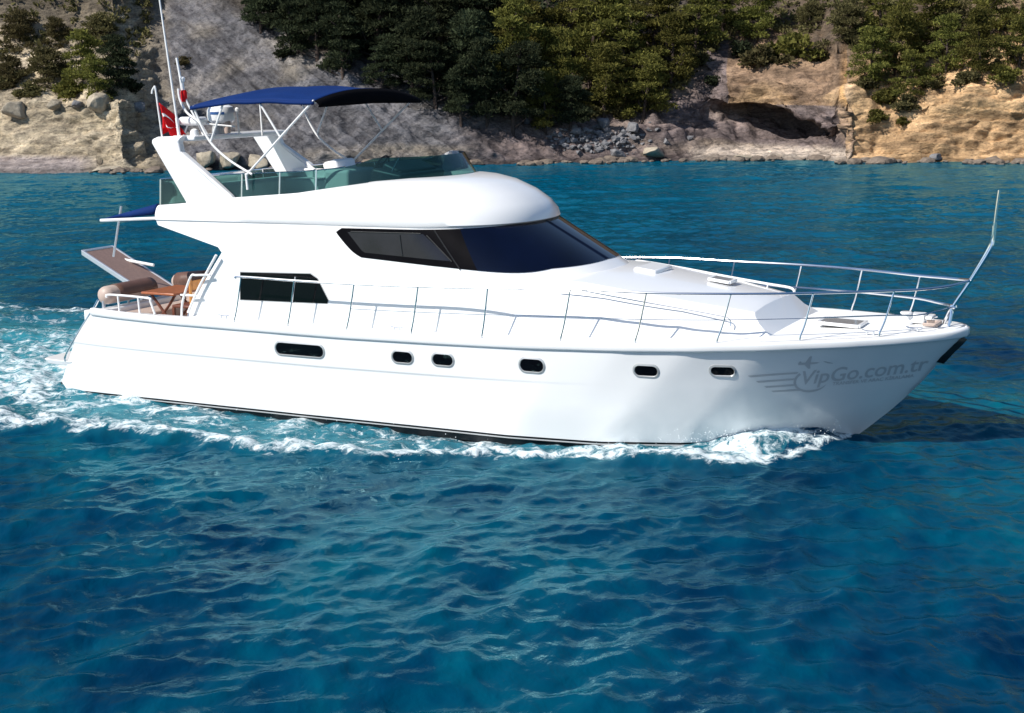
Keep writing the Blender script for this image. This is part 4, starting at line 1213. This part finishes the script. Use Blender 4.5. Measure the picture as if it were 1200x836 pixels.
# black anchor chock on the stem
mb = MB()
prof_ = [(15.46, 1.60), (15.40, 1.52), (15.28, 1.39), (15.14, 1.215)]
L_, R_, F_ = [], [], []
for i, (x, z) in enumerate(prof_):
    w_ = (.17, .16, .12, .05)[i]
    L_.append((x - .20 + .04 * i, -w_ - .06, z + .03)); F_.append((x + .035, 0, z - .01)); R_.append((x - .20 + .04 * i, w_ + .06, z + .03))
mb.grid([L_, F_, R_])
part(mb, 'anchor_chock', MAT['rubber'], hull, solid=.05, sm=True)

# ------------------------------------------------------------------ loose things aboard
def aboard(name, label, cat, p, **kw):
    e = empty(name, to_world(p), -YAW); tag(e, label, cat, **kw); return e
# flag
fl = aboard('flag', 'red flag with white crescent and star hanging from the short pole on the radar arch', 'flag', (fp0.x, fp0.y, fp0.z))
mb = MB(); rows = []
a0 = fa.lerp(fp1, .05) - fp0; a1 = fa.lerp(fp1, .68) - fp0
for i in range(19):
    u = i / 18; r = []
    for j in range(15):
        v = j / 14
        p = a0.lerp(a1, v) + Vector((.26 * u, .08 * math.sin(u * 9 + v * 2.5) + .30 * u, -.42 * u * u * (.4 + .6 * v) + .04 * math.sin(u * 8)))
        if v < .5: p.z += .12 * u * (1 - v)
        r.append(p)
    rows.append(r)
mb.grid(rows)
cloth = part(mb, 'cloth', MAT['red'], fl, solid=.006)
def cloth_pt(u, v, o):
    i, j = min(u, .999) * 18, min(v, .999) * 14; a, b = int(i), int(j)
    p = rows[a][b].lerp(rows[min(a + 1, 18)][b], i - a).lerp(rows[a][min(b + 1, 14)].lerp(rows[min(a + 1, 18)][min(b + 1, 14)], i - a), j - b)
    du_ = rows[min(a + 1, 18)][b] - rows[a][b]; dv_ = rows[a][min(b + 1, 14)] - rows[a][b]
    n_ = du_.cross(dv_).normalized()
    if n_.y > 0: n_ = -n_
    return p + n_ * o
mb = MB(); A_, B_ = [], []
for k in range(25):
    a = R(35 + 290 * k / 24); A_.append(cloth_pt(.40 + .20 * math.cos(a), .52 + .24 * math.sin(a), .012))
    B_.append(cloth_pt(.45 + .155 * math.cos(a), .52 + .19 * math.sin(a), .012))
mb.grid([A_, B_])
part(mb, 'crescent', MAT['white'], fl, sm=False)
mb = MB(); st_ = []
for k in range(10):
    rr_ = (.115 if k % 2 == 0 else .045); a = R(180 + 36 * k); st_.append(cloth_pt(.70 + rr_ * math.cos(a), .52 + rr_ * 1.2 * math.sin(a), .012))
mb.add(st_ + [cloth_pt(.70, .52, .012)], [(k, (k + 1) % 10, 10) for k in range(10)])
part(mb, 'star', MAT['white'], fl, sm=False)
# table
TB = Vector((1.78, -1.0, 1.12))
tb = aboard('cockpit_table', 'small varnished wooden table standing in the yacht cockpit', 'table', TB)
mb = MB(); mb.box((0, 0, .60), (.74, 1.0, .045)); part(mb, 'tabletop', MAT['wood'], tb, bevel=.015)
for sgn in (1, -1):
    mb = MB()
    mb.tube([(-.3, sgn * .36, .0), (-.12, sgn * .36, .12), (.12, sgn * .36, .36), (.28, sgn * .36, .575)], .026, 8)
    mb.tube([(.3, sgn * .36, .0), (.14, sgn * .36, .10), (.02, sgn * .36, .25), (-.26, sgn * .36, .575)], .026, 8)
    part(mb, 'leg', MAT['darkwood'], tb)
# chair
CH = Vector((2.40, -1.40, 1.12))
ch = aboard('cockpit_chair', 'dark brown wooden chair with honey coloured back beside the cockpit table', 'chair', CH)
mb = MB(); mb.box((0, 0, .42), (.42, .44, .05)); part(mb, 'seat', MAT['darkwood'], ch, bevel=.012)
for x, y in ((-.19, -.19), (-.19, .19), (.19, -.19), (.19, .19)):
    mb = MB(); mb.box((x, y, .198), (.045, .045, .395)); part(mb, 'leg', MAT['darkwood'], ch)
mb = MB(); mb.box((.20, -.20, .68), (.04, .05, .47)); mb.box((.20, .20, .68), (.04, .05, .47)); mb.box((.21, 0, .80), (.03, .35, .16)); mb.box((.20, 0, .60), (.03, .35, .06))
part(mb, 'backrest', MAT['orangewood'], ch, bevel=.01)
# ------------------------------------------------------------------ pines, scrub and boulders on the shore
def leaf_mesh(name, clumps, per, size, seed, mat, ratio=2.2):
    """foliage of many small blades spread through flattened clumps; clumps: (centre, rx, rz)"""
    g = np.random.default_rng(seed)
    Vs = []
    for (c, rx, rz) in clumps:
        n = int(per * (rx / .8) ** 1.6) + 8
        d = g.normal(size=(n, 3)); d /= np.linalg.norm(d, axis=1)[:, None]
        d[:, 2] = np.where((d[:, 2] < -.35) & (g.random(n) < .7), -d[:, 2], d[:, 2])
        rad = g.random(n) ** .38
        p = np.array(c) + d * rad[:, None] * np.array([rx, rx, rz])
        ax = d + g.normal(size=(n, 3)) * .55 + np.array([0, 0, .25]); ax /= np.linalg.norm(ax, axis=1)[:, None]
        sd = np.cross(ax, g.normal(size=(n, 3))); sd /= np.linalg.norm(sd, axis=1)[:, None]
        L = size * g.uniform(.6, 1.35, n)[:, None]; w = L / ratio
        Vs.append(np.stack([p - ax * L * .5 - sd * w * .35, p - ax * L * .5 + sd * w * .35, p + ax * L * .5 + sd * w * .5, p + ax * L * .5 - sd * w * .5], 1))
    V = np.concatenate(Vs).reshape(-1, 3)
    return np_mesh(name, V, np.arange(len(V)).reshape(-1, 4), mat)
def pine_proto(seed, mat, h=6.0):
    g = np.random.default_rng(seed)
    clumps, tips = [], []
    lean = g.normal(size=2) * .35
    n = g.integers(26, 34)
    for i in range(n):
        q = .22 + .78 * (i + g.random()) / n                       # height fraction
        rr_ = (1.0 - q) ** .55 * 2.0 + .35
        a = i * 2.4 + g.normal() * .5; r_ = rr_ * g.uniform(.25, 1.0)
        c = (lean[0] * q + r_ * math.cos(a), lean[1] * q + r_ * math.sin(a), h * q + g.normal() * .15)
        clumps.append((c, g.uniform(.55, 1.0), g.uniform(.28, .5))); tips.append((c, q))
    cm = leaf_mesh('crown', clumps, 190, .25, seed + 50, mat, 3.6)
    mb = MB(); tp = [(0, 0, -.8), (lean[0] * .2, lean[1] * .2, h * .25), (lean[0] * .55, lean[1] * .55, h * .6), (lean[0], lean[1], h * .97)]
    mb.tube(tp, [.17, .04], 7)
    for k in range(0, n, 3):
        c, q = tips[k]; z0 = max(.1, h * (q - .14))
        mb.tube([(lean[0] * q * .8, lean[1] * q * .8, z0), (c[0] * .6, c[1] * .6, (z0 + c[2]) / 2), c], [.055, .02], 5)
    t = mb.build('trunk_mesh', MAT['bark']); tm = t.data; bpy.data.objects.remove(t)
    return cm, tm
def bush_proto(seed, mat, r=1.0):
    g = np.random.default_rng(seed)
    cl = []
    for i in range(g.integers(9, 14)):
        a = g.uniform(0, 6.28); q = g.uniform(0, .85) * r
        cl.append(((q * math.cos(a), q * math.sin(a), g.uniform(.05, .75) * r * (1.1 - .6 * q / r)), g.uniform(.3, .52) * r, g.uniform(.22, .36) * r))
    return leaf_mesh('bush', cl, 230, .17, seed + 9, mat, 1.7)
PINES = {'green': [pine_proto(100 + i, MAT['pine_green'], 5.6 + .4 * i) for i in range(4)],
         'dark': [pine_proto(200 + i, MAT['pine_dark_shade'], 5.6 + .4 * i) for i in range(3)],
         'scrub': [pine_proto(300 + i, MAT['scrub'], 4.2 + .3 * i) for i in range(3)]}
BUSH = {'green': [bush_proto(11 + i, MAT['pine_green']) for i in range(3)], 'scrub': [bush_proto(31 + i, MAT['scrub']) for i in range(3)], 'dark': [bush_proto(51 + i, MAT['pine_dark_shade']) for i in range(2)]}
tree_rng = random.Random(5)
def pine(px, py, s, kind, label, group, sink=.5):
    """px, py: crown centre in the photograph; s: scale; the foot is looked up on the slope below it"""
    h, n_ = on_cliff(px, py + 38 * s)
    if h is None: return
    i = tree_rng.randrange(len(PINES[kind])); cm, tm = PINES[kind][i]
    e = empty('pine_tree', h - Vector((0, 0, sink)), tree_rng.uniform(0, 6.28)); e.scale = (s * tree_rng.uniform(.9, 1.15),) * 2 + (s * tree_rng.uniform(.85, 1.05),)
    tag(e, label, 'tree', group)
    for nm, me in (('crown', cm), ('trunk', tm)):
        o = bpy.data.objects.new(nm, me); C.objects.link(o); o.parent = e
def bush(px, py, s, kind, label, group=None):
    h, n_ = on_cliff(px, py + 8 * s)
    if h is None: return
    o = bpy.data.objects.new('shrub', tree_rng.choice(BUSH[kind])); C.objects.link(o)
    o.location = h - Vector((0, 0, .1 * s)) ; o.rotation_euler = (0, 0, tree_rng.uniform(0, 6.28)); o.scale = (s * 1.15, s * 1.15, s * tree_rng.uniform(.8, 1.05))
    tag(o, label, 'shrub', group)

LIT = 'lit pines on the slope above the rock shelf'
for px, py, s, lb in (
    (592, 78, 1.0, 'rounded green pine at the edge of the dark wood above the smooth rock shelf'),
    (618, 36, 1.1, 'tall green pine behind the rounded one at the dark wood edge'),
    (652, 88, 1.05, 'green pine just above the shadowed hollow by the rock shelf'),
    (664, 18, 1.1, 'bushy green pine cut by the top edge, between two bright ones'),
    (690, 58, 1.25, 'broad bright green pine in the middle of the lit slope'),
    (706, 104, 0.9, 'low bright pine hanging over the grey rubble'),
    (712, 8, 1.1, 'pale green pine highest on the middle slope'),
    (738, 66, 1.15, 'full green pine beside the broad bright one'),
    (752, 112, 0.8, 'small pine lowest on the lit slope over the pinkish rock'),
    (764, 24, 1.1, 'darker green pine high on the slope near the bare gully'),
    (786, 74, 1.0, 'last green pine before the bare brown gully'),
    (812, 30, 1.0, 'dull green pine above the bare brown gully'),
    (846, 8, .8, 'grey green pine at the top above the cave cliff'),
    (884, 22, .8, 'dark compact pine on the ridge above the cave cliff'),
    (640, 128, .75, 'small shaded pine standing low at the foot of the wood'),
): pine(px, py, s, 'green', lb, LIT)
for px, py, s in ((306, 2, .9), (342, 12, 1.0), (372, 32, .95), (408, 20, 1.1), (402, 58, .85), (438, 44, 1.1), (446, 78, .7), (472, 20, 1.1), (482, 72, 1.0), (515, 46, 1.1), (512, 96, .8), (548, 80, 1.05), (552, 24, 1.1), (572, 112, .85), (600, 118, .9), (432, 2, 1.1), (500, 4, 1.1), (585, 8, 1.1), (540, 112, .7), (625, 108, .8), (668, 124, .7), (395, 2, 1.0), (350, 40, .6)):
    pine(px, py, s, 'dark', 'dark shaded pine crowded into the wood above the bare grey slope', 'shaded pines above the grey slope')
for px, py, s, k, lb in (
    (22, 22, .7, 'scrub', 'thin olive tree at the top left corner of the cliff'),
    (66, 20, .6, 'scrub', 'sparse grey olive tree beside the top left corner tree'),
    (14, 72, .7, 'scrub', 'bushy olive tree at the left edge above the cream rock'),
    (58, 66, .8, 'scrub', 'wide olive tree second from the left edge above the cream rock'),
    (98, 70, .85, 'green', 'yellow green tree above the large pale boulder on the left'),
    (138, 72, .8, 'dark', 'dark green tree beside the yellow green one on the left cliff'),
    (118, 90, .6, 'green', 'low green tree right behind the pale boulder'),
    (112, 22, .7, 'scrub', 'small grey tree near the top between the olive trees and the grey slope'),
    (1018, 74, .7, 'green', 'leftmost of the green pines on the ochre headland'),
    (1046, 54, .85, 'green', 'broad pine on the ochre headland leaning over the gully'),
    (1080, 34, .85, 'green', 'tall green pine in the middle of the ochre headland'),
    (1072, 88, .6, 'green', 'low dark pine at the lip of the ochre rock face'),
    (1108, 62, .65, 'green', 'green pine right of the low dark one at the ochre lip'),
    (1124, 22, 1.0, 'scrub', 'dull brownish pine high on the ochre headland'),
    (1150, 58, .7, 'green', 'bright pine over the orange hollow of the headland'),
    (1164, 22, .9, 'green', 'large bright green pine near the top right corner'),
    (1192, 50, .8, 'green', 'bright green pine at the right edge of the headland'),
    (992, 16, .8, 'scrub', 'pale thin pine on the stony slope between cave and headland'),
    (948, 8, .55, 'scrub', 'small dull pine on the stony slope above the cave'),
    (1036, 14, .9, 'green', 'green pine at the top above the leftmost headland pines'),
): pine(px, py, s, k, lb, 'pines on the ochre headland' if px > 900 else 'trees on the left cliff', (.9 if px > 900 else 1.5))
for px, py, s, k, lb in (
    (930, 52, 1.7, 'green', 'wide green shrub on the ledge above the cave'),
    (898, 62, 1.5, 'scrub', 'brown olive shrub on the ledge left of the wide green one'),
    (962, 62, 1.1, 'scrub', 'small olive shrub at the right end of the cave ledge'),
    (1002, 46, 1.0, 'dark', 'dark round shrub on the pale stony slope'),
    (1026, 134, .8, 'green', 'small round green shrub alone on the pale rock of the headland'),
    (1058, 142, .6, 'green', 'tiny green shrub right of the round one on the headland'),
    (1040, 112, 1.1, 'green', 'green shrub under the leftmost headland pines'),
    (1064, 118, 1.0, 'scrub', 'olive shrub at the foot of the low dark pine'),
    (1096, 96, .9, 'scrub', 'dull shrub on the edge of the ochre face'),
    (1136, 90, .9, 'scrub', 'shrub in the orange hollow of the headland'),
    (1176, 86, 1.0, 'green', 'green shrub at the right edge above the ochre face'),
    (872, 56, 1.2, 'dark', 'dark shrub at the left end of the cave ledge'),
    (1010, 96, .8, 'scrub', 'olive shrub on the left shoulder of the headland'),
    (36, 104, 1.0, 'scrub', 'low olive shrub over the cream rock face on the left'),
    (80, 104, 1.0, 'green', 'green shrub left of the large pale boulder'),
    (152, 98, 1.0, 'dark', 'dark shrub behind the right side of the pale boulder'),
    (4, 96, .9, 'scrub', 'olive shrub cut by the left edge above the cream rock'),
    (335, 60, .7, 'dark', 'dark shrub alone in a hollow of the grey slope'),
    (318, 20, .9, 'dark', 'dark shrub at the upper rim of the grey slope'),
    (216, 70, .6, 'scrub', 'small shrub in the gully beside the mast'),
    (690, 128, .9, 'scrub', 'olive shrub above the grey rubble'),
    (730, 132, .8, 'scrub', 'olive shrub right of the rubble under the lowest pine'),
    (820, 66, .9, 'scrub', 'dry shrub in the bare brown gully'),
    (838, 92, .8, 'dark', 'dark shrub low in the bare brown gully'),
): bush(px, py, s, k, lb, 'shrubs on the cliff')

# boulders
def boulder_mesh(seed, squash=(1, 1, .75)):
    bm = bmesh.new(); bmesh.ops.create_icosphere(bm, subdivisions=4, radius=1)
    P = np.array([v.co[:] for v in bm.verts]); s0 = seed * 7.31
    g = np.random.default_rng(seed)
    for _ in range(18):                                            # chop flat faces
        d = g.normal(size=3); d /= np.linalg.norm(d); c = g.uniform(.45, .8)
        k = P @ d - c; P = P - np.where(k > 0, k * .85, 0)[:, None] * d
    P *= (1 + .10 * perlin(P * 1.6 + s0) + .05 * perlin(P * 4 + s0) + .025 * perlin(P * 9 + s0))[:, None]
    P *= np.array(squash)
    for v, p in zip(bm.verts, P): v.co = p
    for f in bm.faces: f.smooth = True
    me = bpy.data.meshes.new('boulder'); bm.to_mesh(me); bm.free()
    return me
def stone(name, lo, hi):
    k = NT(name); tc = k.n('TexCoord').outputs['Object']
    a = k.noise(1.6, 7, .68, tc); b = k.noise(6, 5, .7, tc)
    f = k.math('ADD', k.math('MULTIPLY', a.outputs['Fac'], .6), k.math('MULTIPLY', b.outputs['Fac'], .4))
    rp = k.ramp(f, [(.32, c4(*lo)), (.66, c4(*hi))]); k.l(rp.outputs['Color'], k.b.inputs['Base Color'])
    k.b.inputs['Roughness'].default_value = .92; k.b.inputs['Specular IOR Level'].default_value = .15
    k.bump(f, .6, .12)
    return k.m
MAT['stone_pale'] = stone('pale_limestone', (.20, .17, .13), (.46, .40, .31))
MAT['stone_grey'] = stone('grey_limestone', (.09, .09, .10), (.24, .235, .24))
BM = [boulder_mesh(i) for i in range(6)]
for me in BM: me.materials.append(MAT['stone_pale'])
BG = [m.copy() for m in BM]
for me in BG: me.materials.clear(); me.materials.append(MAT['stone_grey'])
def boulder(px, py, w, h, grey, label, group, i, dz=.2):
    """px, py: foot of the stone in the photograph; w, h in metres"""
    p, n_ = on_cliff(px, py)
    if p is None: return
    o = bpy.data.objects.new('boulder', (BG if grey else BM)[i % 6]); C.objects.link(o)
    o.location = p + Vector((0, 0, h * .5 - dz * h)); o.scale = (w / 2, w / 2 * .85, h / 2 / .72); o.rotation_euler = (tree_rng.uniform(-.15, .15), tree_rng.uniform(-.3, .3), tree_rng.uniform(0, 6.28))
    tag(o, label, 'boulder', group)
LB = 'boulders on the left cliff'
boulder(116, 133, 2.5, 2.0, False, 'large pale angular boulder perched on top of the cream rock face', LB, 0)
boulder(20, 138, 2.0, 1.5, False, 'pale boulder at the left edge on the cream rock face', LB, 1)
boulder(66, 128, 1.3, .9, False, 'small pale boulder left of the large perched one', LB, 2)
boulder(163, 132, 1.3, 1.0, True, 'grey boulder at the right end of the cream rock top', LB, 3)
boulder(92, 126, 1.0, .7, True, 'small grey stone tucked against the large perched boulder', LB, 4)
AB = 'shore boulders seen through the radar arch'
boulder(241, 198, 1.6, 1.6, False, 'pointed pale boulder at the waterline, leftmost seen through the radar arch', AB, 4, .15)
boulder(269, 199, 2.0, 1.4, False, 'wide pale boulder at the waterline seen in the middle of the radar arch', AB, 5, .15)
boulder(303, 199, 2.1, 1.15, False, 'low pale boulder at the waterline seen by the port leg of the arch', AB, 1, .15)
boulder(333, 198, 1.1, .7, False, 'smallest pale boulder at the waterline seen behind the port arch leg', AB, 2, .15)
boulder(212, 200, 1.5, 1.2, True, 'grey boulder at the waterline beside the starboard arch leg', AB, 3, .15)
boulder(129, 202, 2.4, .45, False, 'flat pale slab lying at the end of the beach', LB, 2, .1)
RB = 'boulders by the rubble'
boulder(707, 152, 1.5, 1.25, True, 'blue grey boulder above the rubble under the pines', RB, 0)
boulder(742, 155, 1.3, .95, True, 'brown grey boulder right of the blue grey one', RB, 3)
boulder(676, 158, .9, .6, True, 'small grey boulder at the left end of the rubble', RB, 5)
boulder(766, 184, 2.2, .9, False, 'long pale stone at the waterline below the rubble', RB, 1)
boulder(722, 184, 1.4, .7, True, 'dark stone at the waterline left of the long pale one', RB, 2)
HB = 'stones below the headland'
boulder(1096, 188, 1.2, .6, True, 'dark wet stone at the foot of the ochre face', HB, 3)
boulder(870, 186, 1.6, .4, False, 'pale flat stone on the ledge before the cave', HB, 4)
V_, F_ = [], []
bm = bmesh.new(); bmesh.ops.create_icosphere(bm, subdivisions=2, radius=1)
sv = np.array([v.co[:] for v in bm.verts]); sf = [[v.index for v in f.verts] for f in bm.faces]; bm.free()
for i in range(240):
    px = tree_rng.choice((150, 230, 360, 420, 520, 640, 700, 745, 850, 905, 1010, 1060, 1130, 1185)) + tree_rng.gauss(0, 22); d_ = float(np.interp(px, *SHORE)) + tree_rng.gauss(0, .8)
    w_ = .1 + .34 * tree_rng.random() ** 2.2 + (.3 if tree_rng.random() < .06 else 0); b = len(V_)
    q = sv * (1 + .28 * perlin(sv * 1.3 + i * 3.7) + .15 * perlin(sv * 3 + i))[:, None] * w_ * np.array([1.3, 1, .65])
    V_ += [tuple(v + np.array([(px - 600) / F_PX * d_, d_, .02])) for v in q]; F_ += [tuple(k + b for k in f) for f in sf]
me = bpy.data.meshes.new('shore_stones'); me.from_pydata(V_, [], F_); me.materials.append(stone('wet_shore_stone', (.06, .05, .045), (.27, .215, .17)))
o = bpy.data.objects.new('shore_stones', me); C.objects.link(o); tag(o, 'half sunk stones scattered along the foot of the cliff', 'stones', None, 'stuff')
# loose rubble under the pines: far too many to count
V_, F_ = [], []
base_me = boulder_mesh(3); bm = bmesh.new(); bmesh.ops.create_icosphere(bm, subdivisions=1, radius=1)
bv0 = np.array([v.co[:] for v in bm.verts]); bf0 = [[v.index for v in f.verts] for f in bm.faces]; bm.free(); bpy.data.meshes.remove(base_me)
for i in range(260):
    px, py = tree_rng.gauss(708, 30), tree_rng.gauss(163, 8)
    p, n_ = on_cliff(px, py)
    if p is None or p.z < .3: continue
    s = .06 + .22 * tree_rng.random() ** 2; b = len(V_)
    q = bv0 * (1 + .3 * rng.normal(size=(len(bv0), 1))) * s * np.array([1, 1, .7])
    V_ += [tuple(np.array(p) + v + np.array([0, 0, s * .3])) for v in q]; F_ += [tuple(k + b for k in f) for f in bf0]
me = bpy.data.meshes.new('rubble'); me.from_pydata(V_, [], F_); me.materials.append(MAT['stone_grey'])
o = bpy.data.objects.new('rubble', me); C.objects.link(o); tag(o, 'loose grey rubble on the shelf under the pines', 'rubble', None, 'stuff')
# undergrowth covering the wooded slope
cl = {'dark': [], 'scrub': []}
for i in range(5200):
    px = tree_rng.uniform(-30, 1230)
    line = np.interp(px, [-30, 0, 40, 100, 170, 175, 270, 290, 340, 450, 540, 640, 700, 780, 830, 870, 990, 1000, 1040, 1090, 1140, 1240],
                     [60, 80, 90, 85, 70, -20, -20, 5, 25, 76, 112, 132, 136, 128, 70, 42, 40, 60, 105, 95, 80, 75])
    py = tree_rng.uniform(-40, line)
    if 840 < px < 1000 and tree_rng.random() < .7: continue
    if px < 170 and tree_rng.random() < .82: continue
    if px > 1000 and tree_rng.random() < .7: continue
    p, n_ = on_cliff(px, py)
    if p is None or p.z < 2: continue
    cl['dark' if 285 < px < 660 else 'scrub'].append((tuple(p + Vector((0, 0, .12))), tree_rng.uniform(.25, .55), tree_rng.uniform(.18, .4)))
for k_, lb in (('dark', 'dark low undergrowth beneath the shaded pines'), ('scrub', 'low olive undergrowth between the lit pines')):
    me = leaf_mesh('undergrowth', cl[k_], 34, .24, 77, MAT['pine_dark_shade' if k_ == 'dark' else 'scrub'], 1.7)
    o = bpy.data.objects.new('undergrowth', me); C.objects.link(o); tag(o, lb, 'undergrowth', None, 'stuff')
# spray thrown up by the bow and stern
V_, F_ = [], []
for i in range(520):
    if tree_rng.random() < .72:
        X = min(13.75, tree_rng.gauss(12.6, .75)); yw = float(np.interp(X, WLX, WLY)); Y = -(yw + abs(tree_rng.gauss(.25, .3)))
        Z = .06 + abs(tree_rng.gauss(0, .11)) * float(smooth(10.5, 12.6, X))
    else:
        X = tree_rng.uniform(-3.5, 9); Y = -(float(np.interp(X, WLX, WLY)) + tree_rng.uniform(.2, 2.4)) if X > 0 else tree_rng.uniform(-3.5, 3.5); Z = .02 + abs(tree_rng.gauss(0, .07))
    p = to_world((X, Y, Z)); s = tree_rng.choice((.004, .005, .006, .008)); b = len(V_)
    V_ += [tuple(np.array(p) + v * s) for v in bv0]; F_ += [tuple(k + b for k in f) for f in bf0]
me = bpy.data.meshes.new('spray'); me.from_pydata(V_, [], F_); me.materials.append(plain('white_spray', (.82, .86, .88), .6)); me.polygons.foreach_set('use_smooth', [True] * len(F_))
o = bpy.data.objects.new('spray', me); C.objects.link(o); tag(o, 'white droplets of spray along the yacht bow wave and wake', 'spray', None, 'stuff')
